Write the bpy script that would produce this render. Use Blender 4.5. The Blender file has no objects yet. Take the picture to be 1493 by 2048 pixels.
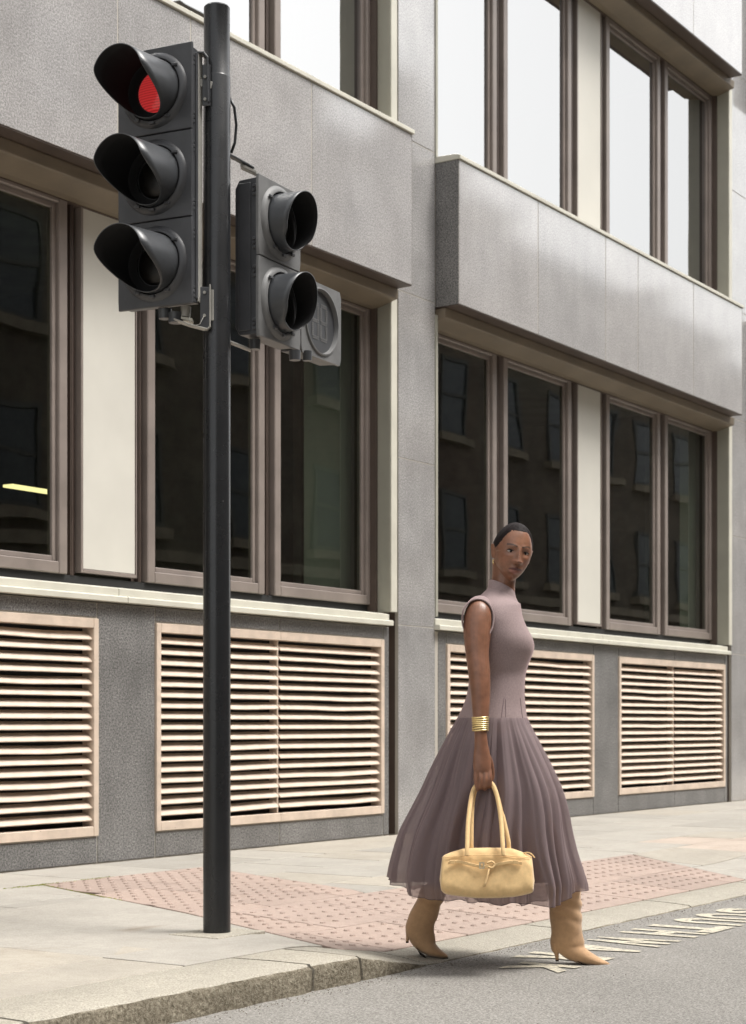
import bpy, bmesh, math, random
from mathutils import Vector, Matrix, noise
R = math.radians
rnd = random.Random(7)
C = bpy.context.scene.collection
# ------------------------------------------------------------------ camera, sky, sun, exposure
F, CX, HY, H, DC = 3500.0, 746.5, 1447.0, 0.876, 7.47      # lens and standpoint worked out from the facade's vanishing point
TH = math.atan((3060 - CX) / F); CA, SA = math.cos(TH), math.sin(TH)
cam = bpy.data.cameras.new('camera'); co = bpy.data.objects.new('camera', cam); C.objects.link(co)
co.location = (0, -DC, H); co.rotation_euler = (R(90), 0, TH - R(90))
cam.sensor_fit = 'HORIZONTAL'; cam.sensor_width = 36; cam.lens = 36 * F / 1493
cam.shift_y = (HY - 1024) / 1493; cam.clip_end = 900; cam.clip_start = .1
cam.dof.use_dof = True; cam.dof.focus_distance = 7.1; cam.dof.aperture_fstop = 9
bpy.context.scene.camera = co
sc = bpy.context.scene
w = bpy.data.worlds.new('World'); sc.world = w; w.use_nodes = True
nt = w.node_tree; nt.nodes.clear()
SUN_EL, SUN_AZ = 61, math.degrees(math.atan2(.34, -.80))     # azimuth from +Y towards +X
sky = nt.nodes.new('ShaderNodeTexSky'); sky.sky_type = 'NISHITA'; sky.sun_disc = False
sky.sun_elevation = R(SUN_EL); sky.sun_rotation = R(SUN_AZ); sky.air_density = 1.2; sky.dust_density = 4.0; sky.ozone_density = 1
hs = nt.nodes.new('ShaderNodeHueSaturation'); hs.inputs['Saturation'].default_value = .16
mx = nt.nodes.new('ShaderNodeMix'); mx.data_type = 'RGBA'; mx.blend_type = 'MULTIPLY'; mx.inputs[0].default_value = 1
mx.inputs[7].default_value = (1.0, .985, .955, 1)
bg = nt.nodes.new('ShaderNodeBackground'); bg.inputs[1].default_value = .15
ou = nt.nodes.new('ShaderNodeOutputWorld')
nt.links.new(sky.outputs[0], hs.inputs['Color']); nt.links.new(hs.outputs[0], mx.inputs[6])
nt.links.new(mx.outputs[2], bg.inputs[0]); nt.links.new(bg.outputs[0], ou.inputs[0])
sl = bpy.data.lights.new('sun', 'SUN'); sl.energy = 1.45; sl.angle = R(20); sl.color = (1, .975, .935)
so = bpy.data.objects.new('sun', sl); C.objects.link(so)
sv = Vector((math.sin(R(SUN_AZ)) * math.cos(R(SUN_EL)), math.cos(R(SUN_AZ)) * math.cos(R(SUN_EL)), math.sin(R(SUN_EL))))
so.rotation_euler = (-sv).to_track_quat('-Z', 'Y').to_euler(); so.location = (0, -10, 20)
sc.view_settings.view_transform = 'Standard'; sc.view_settings.look = 'None'
sc.view_settings.gamma = 1; sc.view_settings.exposure = 1.12; sc.view_settings.use_curve_mapping = False

def ray(px, py):
    t = (px - CX) / F
    return (CA + t * SA, SA - t * CA, (HY - py) / F)
def dep(px, py, k):
    d = ray(px, py); return Vector((d[0] * k, d[1] * k - DC, H + d[2] * k))
RT = Vector((SA, -CA, 0)); AW = Vector((CA, SA, 0)); UP = Vector((0, 0, 1))

# ------------------------------------------------------------------ materials
def srgb(r, g, b):
    f = lambda c: (c / 255 / 12.92) if c <= 10 else ((c / 255 + .055) / 1.055) ** 2.4
    return (f(r), f(g), f(b), 1)
class Mat:
    def __init__(s, name, col=(.5, .5, .5, 1), rough=.6, spec=.5, metal=0):
        s.m = bpy.data.materials.new(name); s.m.use_nodes = True; s.t = s.m.node_tree; s.n = s.t.nodes
        s.b = s.n['Principled BSDF']; s.i = s.b.inputs
        if len(col) == 3: col = (*col, 1)
        s.i['Base Color'].default_value = col; s.i['Roughness'].default_value = rough
        s.i['Specular IOR Level'].default_value = spec; s.i['Metallic'].default_value = metal
        s.co = s.n.new('ShaderNodeTexCoord').outputs['Object']
    def L(s, a, b): s.t.links.new(a, b)
    def noise(s, scale, detail=3, rough=.5, vec=None, dist=0, stretch=None):
        n = s.n.new('ShaderNodeTexNoise'); n.inputs['Scale'].default_value = scale
        n.inputs['Detail'].default_value = detail; n.inputs['Roughness'].default_value = rough; n.inputs['Distortion'].default_value = dist
        v = vec or s.co
        if stretch:
            mp = s.n.new('ShaderNodeMapping'); mp.inputs['Scale'].default_value = stretch; s.L(v, mp.inputs[0]); v = mp.outputs[0]
        s.L(v, n.inputs['Vector']); return n.outputs['Fac']
    def ramp(s, fac, stops):
        r = s.n.new('ShaderNodeValToRGB'); e = r.color_ramp.elements
        for i, (p, c) in enumerate(stops):
            x = e[i] if i < 2 else e.new(p)
            x.position = p; x.color = c if len(c) == 4 else (*c, 1)
        s.L(fac, r.inputs[0]); return r.outputs[0]
    def mix(s, fac, a, b, mode='MIX'):
        m = s.n.new('ShaderNodeMix'); m.data_type = 'RGBA'; m.blend_type = mode
        for k, v in ((0, fac), (6, a), (7, b)):
            if isinstance(v, (int, float)): m.inputs[k].default_value = v
            elif isinstance(v, tuple): m.inputs[k].default_value = v if len(v) == 4 else (*v, 1)
            else: s.L(v, m.inputs[k])
        return m.outputs[2]
    def col(s, c): s.L(c, s.i['Base Color'])
    def rough(s, fac, lo, hi):
        m = s.n.new('ShaderNodeMapRange'); m.inputs[3].default_value = lo; m.inputs[4].default_value = hi
        s.L(fac, m.inputs[0]); s.L(m.outputs[0], s.i['Roughness'])
    def bump(s, fac, strength=.3, dist=.01, prev=None):
        b = s.n.new('ShaderNodeBump'); b.inputs['Strength'].default_value = strength; b.inputs['Distance'].default_value = dist
        s.L(fac, b.inputs['Height'])
        if prev: s.L(prev, b.inputs['Normal'])
        s.L(b.outputs[0], s.i['Normal']); return b.outputs[0]
    def objrand(s):
        return s.n.new('ShaderNodeObjectInfo').outputs['Random']
g = lambda v: (v, v, v, 1)

def granite(name, base, warm, rough, coat, speck=1.0, grime=.35):
    m = Mat(name, rough=rough, spec=.5)
    a = m.noise(82, 4, .9)
    c = m.ramp(a, [(.40, tuple(base * (1 - .75 * speck) * x for x in warm)), (.50, tuple(base * x for x in warm)), (.60, tuple(base * (1 + .9 * speck) * x for x in warm))])
    v = m.n.new('ShaderNodeTexVoronoi'); v.inputs['Scale'].default_value = 90; m.L(m.co, v.inputs['Vector'])
    c = m.mix(m.ramp(v.outputs['Color'], [(.15, g(.75)), (.9, g(1.15))]), c, c, 'MULTIPLY') if False else c
    big = m.noise(2.2, 5, .6)
    c = m.mix(1.0, c, m.ramp(big, [(.3, g(1 - grime)), (.62, g(1.06))]), 'MULTIPLY')
    st = m.noise(6, 5, .65, stretch=(1, 1, .22))
    c = m.mix(1.0, c, m.ramp(st, [(.35, g(1 - grime * .3)), (.6, g(1.04))]), 'MULTIPLY')
    c = m.mix(.5, c, m.ramp(m.objrand(), [(0, g(.86)), (1, (1.06, 1.04, 1.02, 1))]), 'MULTIPLY')
    m.col(c); m.rough(big, rough * .8, rough * 1.3)
    m.i['Coat Weight'].default_value = coat; m.i['Coat Roughness'].default_value = .085; m.i['Coat IOR'].default_value = 2.2
    m.bump(m.noise(260, 2, .6), .12, .002)
    return m.m
M = {}
M['granite_pol'] = granite('polished_granite', .35, (1.0, .97, .965), .34, 1.0, .52, .14)
M['granite_pier'] = granite('pier_granite', .33, (1.0, .975, .965), .36, .9, .62, .22)
M['granite_plinth'] = granite('plinth_granite', .165, (1.0, .975, .95), .5, .10, .95, .3)
def painted(name, c, rough=.45, var=.08, chips=None, scale=3.0, bump=.0):
    m = Mat(name, rough=rough)
    n = m.noise(scale, 5, .6)
    k = m.mix(1.0, c, m.ramp(n, [(.3, g(1 - var * 2)), (.65, g(1 + var * .5))]), 'MULTIPLY')
    if chips:
        f = m.ramp(m.noise(28, 6, .7), [(.66, g(0)), (.70, g(1))])
        k = m.mix(f, k, chips)
    m.col(k); m.rough(m.noise(6, 4), rough * .8, rough * 1.25)
    if bump: m.bump(m.noise(40, 4), bump, .003)
    return m.m
M['cream'] = painted('cream_metal', srgb(198, 195, 182), .4, .07)
M['cream_panel'] = painted('cream_panel', srgb(200, 197, 188), .5, .04, scale=1.5)
M['jamb'] = painted('jamb_metal', srgb(160, 158, 146), .45, .05)
M['frame'] = painted('bronze_frame', srgb(132, 122, 116), .38, .10)
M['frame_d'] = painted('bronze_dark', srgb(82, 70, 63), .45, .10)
M['lintel'] = painted('lintel_metal', srgb(120, 108, 92), .5, .12)
M['slat'] = painted('louvre_paint', srgb(206, 188, 171), .5, .10, chips=srgb(128, 110, 96), scale=7, bump=.15)
M['dark'] = Mat('recess_shade', g(.012), .8).m
M['void'] = Mat('void_black', g(.004), .9).m
M['mortar'] = painted('joint_stone', srgb(104, 95, 82), .8, .1)
M['joint'] = painted('panel_joint', srgb(176, 170, 160), .7, .05)
def glassmat(name, tint, ior, tr, rough=.01):
    m = Mat(name, (.01, .012, .011, 1), rough, .5)
    m.i['IOR'].default_value = ior
    tb = m.n.new('ShaderNodeBsdfTransparent'); tb.inputs[0].default_value = tint
    gl = m.n.new('ShaderNodeBsdfGlossy'); gl.inputs['Roughness'].default_value = rough; gl.inputs[0].default_value = (1, 1, 1, 1)
    fr = m.n.new('ShaderNodeFresnel'); fr.inputs[0].default_value = ior
    wv = m.n.new('ShaderNodeBump'); wv.inputs['Strength'].default_value = .035; wv.inputs['Distance'].default_value = .05
    m.L(m.noise(1.5, 1, .4), wv.inputs['Height']); m.L(wv.outputs[0], gl.inputs['Normal'])
    ge = m.n.new('ShaderNodeNewGeometry'); sb = m.n.new('ShaderNodeMath'); sb.operation = 'SUBTRACT'; sb.inputs[0].default_value = 1; m.L(ge.outputs['Backfacing'], sb.inputs[1])
    mu = m.n.new('ShaderNodeMath'); mu.operation = 'MULTIPLY'; m.L(fr.outputs[0], mu.inputs[0]); m.L(sb.outputs[0], mu.inputs[1])     # only the outer face mirrors
    ms = m.n.new('ShaderNodeMixShader'); m.L(mu.outputs[0], ms.inputs[0]); m.L(tb.outputs[0], ms.inputs[1]); m.L(gl.outputs[0], ms.inputs[2])
    m.L(ms.outputs[0], m.n['Material Output'].inputs[0]); return m.m
M['glass'] = glassmat('window_glass', (.66, .70, .64, 1), 1.7, .5)
M['glass_up'] = glassmat('coated_glass', (.3, .34, .34, 1), 6.0, .5)
M['blind'] = painted('blind_fabric', g(.13), .8, .05)
M['room'] = painted('room_wall', g(.14), .8, .3)
def slabmat(name, c, var=.12, speck=.5, rough=.8, dark_patch=False):
    m = Mat(name, rough=rough, spec=.3)
    n1 = m.noise(3.0, 6, .65); n2 = m.noise(150, 2, .75); n3 = m.noise(22, 4, .6)
    k = m.mix(1.0, c, m.ramp(n1, [(.3, g(1 - var)), (.65, g(1 + var * .4))]), 'MULTIPLY')
    k = m.mix(1.0, k, m.ramp(n2, [(.35, g(1 - .35 * speck)), (.65, g(1 + .25 * speck))]), 'MULTIPLY')
    k = m.mix(1.0, k, m.ramp(n3, [(.3, g(.93)), (.6, g(1.03))]), 'MULTIPLY')
    st = m.ramp(m.noise(1.6, 5, .7, dist=1.2), [(.26, (.84, .80, .74, 1)), (.42, g(1))])
    k = m.mix(.6, k, st, 'MULTIPLY')
    k = m.mix(1.0, k, m.ramp(m.objrand(), [(0, (.9, .89, .87, 1)), (.5, (1, .99, .97, 1)), (1, (1.05, 1.03, 1.0, 1))]), 'MULTIPLY')
    if dark_patch:  # darker oval blended into the flag behind the pole
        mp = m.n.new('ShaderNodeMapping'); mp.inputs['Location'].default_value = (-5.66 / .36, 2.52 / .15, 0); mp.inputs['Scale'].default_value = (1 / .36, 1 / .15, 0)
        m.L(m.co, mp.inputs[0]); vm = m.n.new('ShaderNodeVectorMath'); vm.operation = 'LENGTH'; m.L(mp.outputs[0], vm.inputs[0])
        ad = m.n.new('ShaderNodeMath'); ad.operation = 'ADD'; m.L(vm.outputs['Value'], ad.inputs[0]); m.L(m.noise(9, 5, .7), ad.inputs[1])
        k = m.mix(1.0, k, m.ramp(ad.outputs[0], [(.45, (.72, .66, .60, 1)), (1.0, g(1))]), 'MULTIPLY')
    m.col(k); m.bump(n2, .25, .002, m.bump(n3, .2, .004)); return m.m
M['slab'] = slabmat('paving_stone', srgb(161, 157, 150))
M['slab_patch'] = slabmat('paving_stone_patch', srgb(161, 157, 150), dark_patch=True)
M['slab_warm'] = slabmat('paving_stone_warm', srgb(164, 158, 148))
M['slab_pink'] = slabmat('paving_stone_pink', srgb(176, 163, 152))
M['tactile'] = slabmat('tactile_paving', srgb(163, 146, 137), .08)
M['kerb'] = slabmat('kerb_granite', srgb(164, 159, 148), .10, 1.0)
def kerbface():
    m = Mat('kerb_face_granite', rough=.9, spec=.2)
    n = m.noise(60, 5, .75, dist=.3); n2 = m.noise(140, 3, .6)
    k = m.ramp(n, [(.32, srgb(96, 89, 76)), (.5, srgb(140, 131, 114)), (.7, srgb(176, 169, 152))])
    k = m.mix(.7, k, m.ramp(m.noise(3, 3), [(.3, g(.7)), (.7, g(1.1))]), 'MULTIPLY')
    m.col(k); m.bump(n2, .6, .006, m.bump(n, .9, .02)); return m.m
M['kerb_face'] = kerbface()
def asphalt():
    m = Mat('asphalt', rough=.85, spec=.3)
    n2 = m.noise(120, 3, .8); n1 = m.noise(1.1, 5, .6); n3 = m.noise(55, 3, .6)
    k = m.ramp(n2, [(.34, srgb(100, 97, 92)), (.5, srgb(130, 127, 122)), (.64, srgb(166, 162, 156))])
    k = m.mix(1.0, k, m.ramp(n1, [(.3, g(.86)), (.7, g(1.06))]), 'MULTIPLY')
    m.col(k); m.bump(n2, .5, .004, m.bump(n3, .3, .005)); return m.m
M['asphalt'] = asphalt()
def roadpaint():
    m = Mat('road_paint', srgb(200, 192, 172), .75)
    n = m.noise(34, 5, .75); n2 = m.noise(200, 2, .7)
    worn = m.ramp(n, [(.40, srgb(142, 138, 129)), (.52, srgb(200, 192, 172))])
    m.col(m.mix(1.0, worn, m.ramp(n2, [(.3, g(.72)), (.5, g(1))]), 'MULTIPLY')); m.bump(n2, .4, .003); return m.m
M['paint'] = roadpaint()
def metalpaint(name, c, rough=.4, scr=True):
    m = Mat(name, rough=rough)
    k = m.mix(1.0, c, m.ramp(m.noise(9, 6, .65), [(.3, g(.8)), (.7, g(1.15))]), 'MULTIPLY')
    if scr:
        f = m.ramp(m.noise(60, 4, .8, stretch=(1, 1, .3)), [(.72, g(0)), (.75, g(1))])
        k = m.mix(f, k, srgb(150, 148, 145))
    m.col(k); m.rough(m.noise(5, 5), rough * .7, rough * 1.4); m.bump(m.noise(120, 2), .05, .002); return m.m
M['pole'] = metalpaint('black_pole_paint', srgb(30, 31, 33), .27)
M['sig_black'] = metalpaint('signal_black_plastic', srgb(64, 65, 68), .36, False)
M['visor'] = metalpaint('visor_plastic', srgb(64, 66, 69), .33, False)
M['sig_grey'] = metalpaint('dusty_grey_plastic', srgb(104, 104, 104), .5, False)
M['visor_in'] = Mat('visor_matt_inside', srgb(36, 36, 37), .85, .15).m
M['galv'] = metalpaint('galvanised_steel', srgb(150, 148, 142), .45, False)
M['lens_off'] = Mat('unlit_lens', srgb(16, 24, 20), .3).m
M['amber_off'] = Mat('unlit_amber_lens', srgb(16, 13, 10), .4).m
def redlens():
    m = Mat('red_lens', srgb(120, 20, 20), .15)
    wv = m.n.new('ShaderNodeTexWave'); wv.inputs['Scale'].default_value = 30; wv.bands_direction = 'Z'; m.L(m.co, wv.inputs['Vector'])
    m.L(m.mix(1, srgb(225, 62, 62), m.ramp(wv.outputs[0], [(0, g(.5)), (1, g(1.1))]), 'MULTIPLY'), m.i['Emission Color'])
    m.i['Emission Strength'].default_value = .25; return m.m
M['lens_red'] = redlens()
def brickmat(name, c1, c2):
    m = Mat(name, rough=.85)
    b = m.n.new('ShaderNodeTexBrick'); b.inputs['Scale'].default_value = 1; b.inputs['Brick Width'].default_value = .225; b.inputs['Row Height'].default_value = .075
    b.inputs['Mortar Size'].default_value = .008; b.inputs[1].default_value = c1; b.inputs[2].default_value = c2; b.inputs[3].default_value = srgb(120, 110, 100)
    mp = m.n.new('ShaderNodeMapping'); mp.inputs['Rotation'].default_value = (R(90), 0, 0); m.L(m.co, mp.inputs[0]); m.L(mp.outputs[0], b.inputs['Vector'])
    m.col(m.mix(1, b.outputs[0], m.ramp(m.noise(1.2, 4), [(.3, g(.75)), (.7, g(1.1))]), 'MULTIPLY')); return m.m
M['brick'] = brickmat('brown_brick', srgb(104, 96, 84), srgb(122, 112, 98))
M['brick2'] = brickmat('red_brick', srgb(110, 96, 84), srgb(126, 110, 96))
M['far_pane'] = Mat('far_window_pane', srgb(70, 76, 80), .15).m  # grey-blue base colour stands in for sky mirrored in the panes
M['far_frame'] = painted('far_window_frame', srgb(96, 96, 92), .6, .1)
M['stone'] = painted('pale_stone', srgb(158, 148, 130), .8, .15)
M['roof'] = painted('slate', srgb(74, 76, 80), .7, .15)

# ------------------------------------------------------------------ helpers
WL = {}
def link(o, parent=None, loc=(0, 0, 0)):
    C.objects.link(o); o.location = loc; WL[o.name] = Vector(loc)
    if parent:
        o.parent = parent; o.matrix_parent_inverse = Matrix.Translation(-WL[parent.name])
    return o
def tag(o, label=None, cat=None, group=None, kind=None):
    if label: o['label'] = label
    if cat: o['category'] = cat
    if group: o['group'] = group
    if kind: o['kind'] = kind
    return o
def thing(name, loc, label=None, cat=None, group=None, kind=None):
    o = bpy.data.objects.new(name, None); o.empty_display_size = .2
    return tag(link(o, None, loc), label, cat, group, kind)
class MB:
    def __init__(s): s.v = []; s.f = []; s.mi = []; s.cur = 0
    def add(s, vs, fs):
        b = len(s.v); s.v += [tuple(p) for p in vs]; s.f += [tuple(b + i for i in f) for f in fs]; s.mi += [s.cur] * len(fs); return s
    def box(s, x0, x1, y0, y1, z0, z1):
        return s.add([(x0, y0, z0), (x1, y0, z0), (x1, y1, z0), (x0, y1, z0), (x0, y0, z1), (x1, y0, z1), (x1, y1, z1), (x0, y1, z1)],
                     [(0, 3, 2, 1), (4, 5, 6, 7), (0, 1, 5, 4), (1, 2, 6, 5), (2, 3, 7, 6), (3, 0, 4, 7)])
    def loft(s, rings, closed=True, cap=True):
        n = len(rings[0]); fs = []
        for i in range(len(rings) - 1):
            for j in range(n if closed else n - 1):
                a, b = i * n + j, i * n + (j + 1) % n
                fs.append((a, b, b + n, a + n))
        if cap and closed: fs += [tuple(range(n - 1, -1, -1)), tuple((len(rings) - 1) * n + j for j in range(n))]
        return s.add([p for r in rings for p in r], fs)
    def tube(s, pts, r, n=10, cap=True):
        pts = [Vector(p) for p in pts]; rings = []; pu = None
        for i, p in enumerate(pts):
            d = (pts[min(i + 1, len(pts) - 1)] - pts[max(i - 1, 0)]).normalized()
            if pu is None: pu = d.orthogonal().normalized()
            pu = (pu - d * pu.dot(d)).normalized(); q = d.cross(pu)
            rr = r[i] if isinstance(r, (list, tuple)) else r
            rings.append([p + (pu * math.cos(2 * math.pi * j / n) + q * math.sin(2 * math.pi * j / n)) * rr for j in range(n)])
        return s.loft(rings, True, cap)
    def prism(s, prof, x0, x1):            # profile in (y,z), extruded along x
        n = len(prof); vs = [(x0, y, z) for y, z in prof] + [(x1, y, z) for y, z in prof]
        return s.add(vs, [(i, (i + 1) % n, (i + 1) % n + n, i + n) for i in range(n)] + [tuple(range(n - 1, -1, -1)), tuple(range(n, 2 * n))])
    def xf(s, mat): s.v = [tuple(mat @ Vector(p)) for p in s.v]; return s
    def mesh(s, name, mats, smooth=False, fix=True):
        me = bpy.data.meshes.new(name); me.from_pydata(s.v, [], s.f)
        if not isinstance(mats, (list, tuple)): mats = [mats]
        for m in mats: me.materials.append(m)
        for p, i in zip(me.polygons, s.mi): p.material_index = i
        if fix:
            bm = bmesh.new(); bm.from_mesh(me); bmesh.ops.recalc_face_normals(bm, faces=bm.faces); bm.to_mesh(me); bm.free()
        if smooth:
            for p in me.polygons: p.use_smooth = True
        me.update(); return me
    def build(s, name, mats, parent=None, bevel=0, smooth=False, seg=1, sub=0, loc=(0, 0, 0)):
        o = bpy.data.objects.new(name, s.mesh(name, mats, smooth)); link(o, parent, loc)
        if bevel:
            b = o.modifiers.new('bevel', 'BEVEL'); b.width = bevel; b.segments = seg; b.limit_method = 'ANGLE'; b.angle_limit = R(40)
        if sub:
            u = o.modifiers.new('sub', 'SUBSURF'); u.levels = u.render_levels = sub
        return o
def box(name, mat, parent, x0, x1, y0, y1, z0, z1, bevel=0):
    return MB().box(x0, x1, y0, y1, z0, z1).build(name, mat, parent, bevel)
def autosmooth(o, ang=35):
    me = o.data
    for p in me.polygons: p.use_smooth = True
    me.set_sharp_from_angle(angle=R(ang)); return o

# ------------------------------------------------------------------ ground
Y_KF = -3.80
def xb(y): return 6.92 + .43 * (y + .76)               # left edge of the blister paving
def xr_tail(y): return 8.34 + .45 * (y + .70)
def xr_main(y): return 10.80 + .667 * (y + 2.42)
def clamp(v): return max(0., min(1., v))
def zg(x, y):
    t = clamp((x - xb(y) + .17) / .5) * clamp((12.0 - x) / 1.2)
    return -.085 * clamp((-2.3 - y) / 1.5) * t
ZR = -.094
road = MB().box(-200, 300, -200, 200, ZR - .5, ZR).build('road', M['asphalt']); tag(road, kind='structure')
pav = thing('pavement', (6, -2, 0), kind='structure')
# bedding under the slabs
b = MB(); nx, ny = 150, 24
for i in range(nx + 1):
    for j in range(ny + 1):
        x = -20 + 80 * i / nx if False else (-2 + 24 * i / nx); y = .35 - 4.05 * j / ny
        b.v.append((x, y, zg(x, y) - .012))
for i in range(nx):
    for j in range(ny):
        a = i * (ny + 1) + j; b.f.append((a, a + ny + 1, a + ny + 2, a + 1)); b.mi.append(0)
b.build('bedding', M['mortar'], pav)
box('bedding', M['slab'], pav, -40, -2, -3.7, .35, -.1, -.004); box('bedding', M['slab'], pav, 22, 80, -3.7, .35, -.1, -.004)
def clip(poly, nx_, ny_, c):               # keep the side nx*x+ny*y<=c
    out = []
    for i in range(len(poly)):
        p, q = poly[i], poly[(i + 1) % len(poly)]
        dp, dq = nx_ * p[0] + ny_ * p[1] - c, nx_ * q[0] + ny_ * q[1] - c
        if dp <= 0: out.append(p)
        if (dp < 0 < dq) or (dq < 0 < dp):
            t = dp / (dp - dq); out.append((p[0] + (q[0] - p[0]) * t, p[1] + (q[1] - p[1]) * t))
    return out
def shrink(poly, d):
    cx = sum(p[0] for p in poly) / len(poly); cy = sum(p[1] for p in poly) / len(poly); out = []
    for x, y in poly:
        L = math.hypot(x - cx, y - cy); out.append((x + (cx - x) / L * d * 1.3, y + (cy - y) / L * d * 1.3))
    return out
def area(p): return abs(sum(p[i][0] * p[(i + 1) % len(p)][1] - p[(i + 1) % len(p)][0] * p[i][1] for i in range(len(p)))) / 2
def slab(poly, mat, name='paving_slab', blist=False, lift=0., th=.04, parent=None, gap=.0068):
    if len(poly) < 3 or area(poly) < .012: return
    poly = shrink(poly, gap)
    me = bpy.data.meshes.new(name); bm = bmesh.new()
    vs = [bm.verts.new((x, y, 0)) for x, y in poly]; f = bm.faces.new(vs)
    xs = [p[0] for p in poly]; ys = [p[1] for p in poly]
    flat = all(abs(zg(x, y)) < 1e-4 for x, y in poly) and abs(zg(sum(xs) / len(xs), sum(ys) / len(ys))) < 1e-4
    if not flat:
        for k in range(1, 40):
            x = min(xs) + k * .11
            if x >= max(xs): break
            bmesh.ops.bisect_plane(bm, geom=bm.verts[:] + bm.edges[:] + bm.faces[:], plane_co=(x, 0, 0), plane_no=(1, 0, 0))
        for k in range(1, 40):
            y = min(ys) + k * .11
            if y >= max(ys): break
            bmesh.ops.bisect_plane(bm, geom=bm.verts[:] + bm.edges[:] + bm.faces[:], plane_co=(0, y, 0), plane_no=(0, 1, 0))
    tx, ty = rnd.uniform(-.002, .002), rnd.uniform(-.002, .002)
    ex = bmesh.ops.extrude_face_region(bm, geom=bm.faces[:])
    up = {v for v in ex['geom'] if isinstance(v, bmesh.types.BMVert)}
    for v in bm.verts:
        v.co.z = zg(v.co.x, v.co.y) + (lift + tx * (v.co.x - xs[0]) + ty * (v.co.y - ys[0]) if v in up else -th)
    bmesh.ops.recalc_face_normals(bm, faces=bm.faces)
    if blist:
        P = .1; x = math.ceil(min(xs) / P) * P
        while x < max(xs):
            y = math.ceil(min(ys) / P) * P
            while y < max(ys):
                px, py = x, y
                ok = len(poly) > 2
                sgn = None
                for i in range(len(poly)):
                    a, c = poly[i], poly[(i + 1) % len(poly)]
                    L = math.hypot(c[0] - a[0], c[1] - a[1]) or 1
                    cr = ((c[0] - a[0]) * (py - a[1]) - (c[1] - a[1]) * (px - a[0])) / L
                    if sgn is None: sgn = cr > 0
                    if (cr > 0) != sgn or abs(cr) < .022: ok = False; break
                if ok:
                    z = zg(px, py) + lift; n = 8
                    r0 = [bm.verts.new((px + .017 * math.cos(6.2832 * k / n), py + .017 * math.sin(6.2832 * k / n), z - .001)) for k in range(n)]
                    r1 = [bm.verts.new((px + .012 * math.cos(6.2832 * k / n), py + .012 * math.sin(6.2832 * k / n), z + .0066)) for k in range(n)]
                    for k in range(n): bm.faces.new((r0[k], r0[(k + 1) % n], r1[(k + 1) % n], r1[k]))
                    bm.faces.new(r1)
                y += P
            x += P
    bm.to_mesh(me); bm.free(); me.materials.append(mat)
    o = link(bpy.data.objects.new(name, me), parent or pav)
    bv = o.modifiers.new('bevel', 'BEVEL'); bv.width = .003; bv.segments = 1; bv.limit_method = 'ANGLE'; bv.angle_limit = R(60)
    return o
def rect(x0, x1, y0, y1): return [(x0, y0), (x1, y0), (x1, y1), (x0, y1)]
def kb(x): return -3.42 + (-.10) * clamp((x - 5.45) / .3)      # back of the kerb
rows = [(-.02, -.72), (-.72, -1.34), (-1.34, -1.97), (-1.97, -2.42), (-2.42, -3.02), (-3.02, -3.60)]
grey = ['slab', 'slab', 'slab_warm', 'slab', 'slab']
for ri, (ya, yb_) in enumerate(rows):
    lo, hi = yb_, ya
    # blister paving
    if ri >= 1:
        x = 5.2 + (.31 if ri % 2 else 0)
        while x < 11.2:
            p = rect(x, x + .62, lo, hi)
            p = clip(p, -1, .43, -(6.92 + .43 * .76))
            if ri <= 3: p = clip(p, 1, -.45, 8.34 + .45 * .70)
            else:
                p = clip(p, 1, -.667, 10.80 + .667 * 2.42); p = clip(p, 0, -1, 3.52)
            if len(p) > 2: slab(p, M['tactile'], 'tactile_slab', True, .002)
            x += .62
    # plain slabs left of it
    if ri == 0: segs = [(1.0, 22.0, None)]
    elif ri <= 3: segs = [(1.0, 7.6, 'L'), (5.6, 22, 'RT')]
    else: segs = [(1.0, 7.0, 'L'), (7.8, 22, 'RM')]
    for (xa, xz, side) in segs:
        x = xa + (ri * .37) % .8
        while x < xz:
            wd = rnd.choice([.62, .78, .92, 1.2]); nxt = x + wd
            if side == 'L' and ri in (3, 4, 5):
                if 4.0 < nxt < 5.05: nxt = 4.9
                if x >= 4.89: nxt = 7.6
            p = rect(x, nxt, lo, hi)
            if side == 'L': p = clip(p, 1, -.43, 6.92 + .43 * .76 - .004)
            if side == 'RT': p = clip(p, -1, .45, -(8.34 + .45 * .70 + .004))
            if side == 'RM': p = clip(p, -1, .667, -(10.80 + .667 * 2.42 + .004))
            if ri == 5:
                p = clip(p, 0, -1, 3.42 if (side == 'L') else 3.52)
            if side == 'L' and ri in (2, 3, 4, 5) and x >= 4.89:
                if ri == 3:                 # the one great flag round the pole
                    q = [(4.9, -3.42), (xb(-3.42), -3.42), (xb(-1.50), -1.50), (4.9, -1.50)]
                    q[1] = (xb(-3.42) - .004, -3.42); q[2] = (xb(-1.5) - .004, -1.5)
                    slab(q, M['slab_patch'])
                elif ri == 2: slab(clip(p, 0, -1, 1.50), M['slab'])
            else:
                mt = M[rnd.choice(grey)]
                if ri in (3, 4) and 11.0 < x < 12.6: mt = M['slab_pink']
                if ri in (4, 5) and x < 4.9: mt = M['slab_warm']
                slab(p, mt)
            x = nxt
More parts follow.
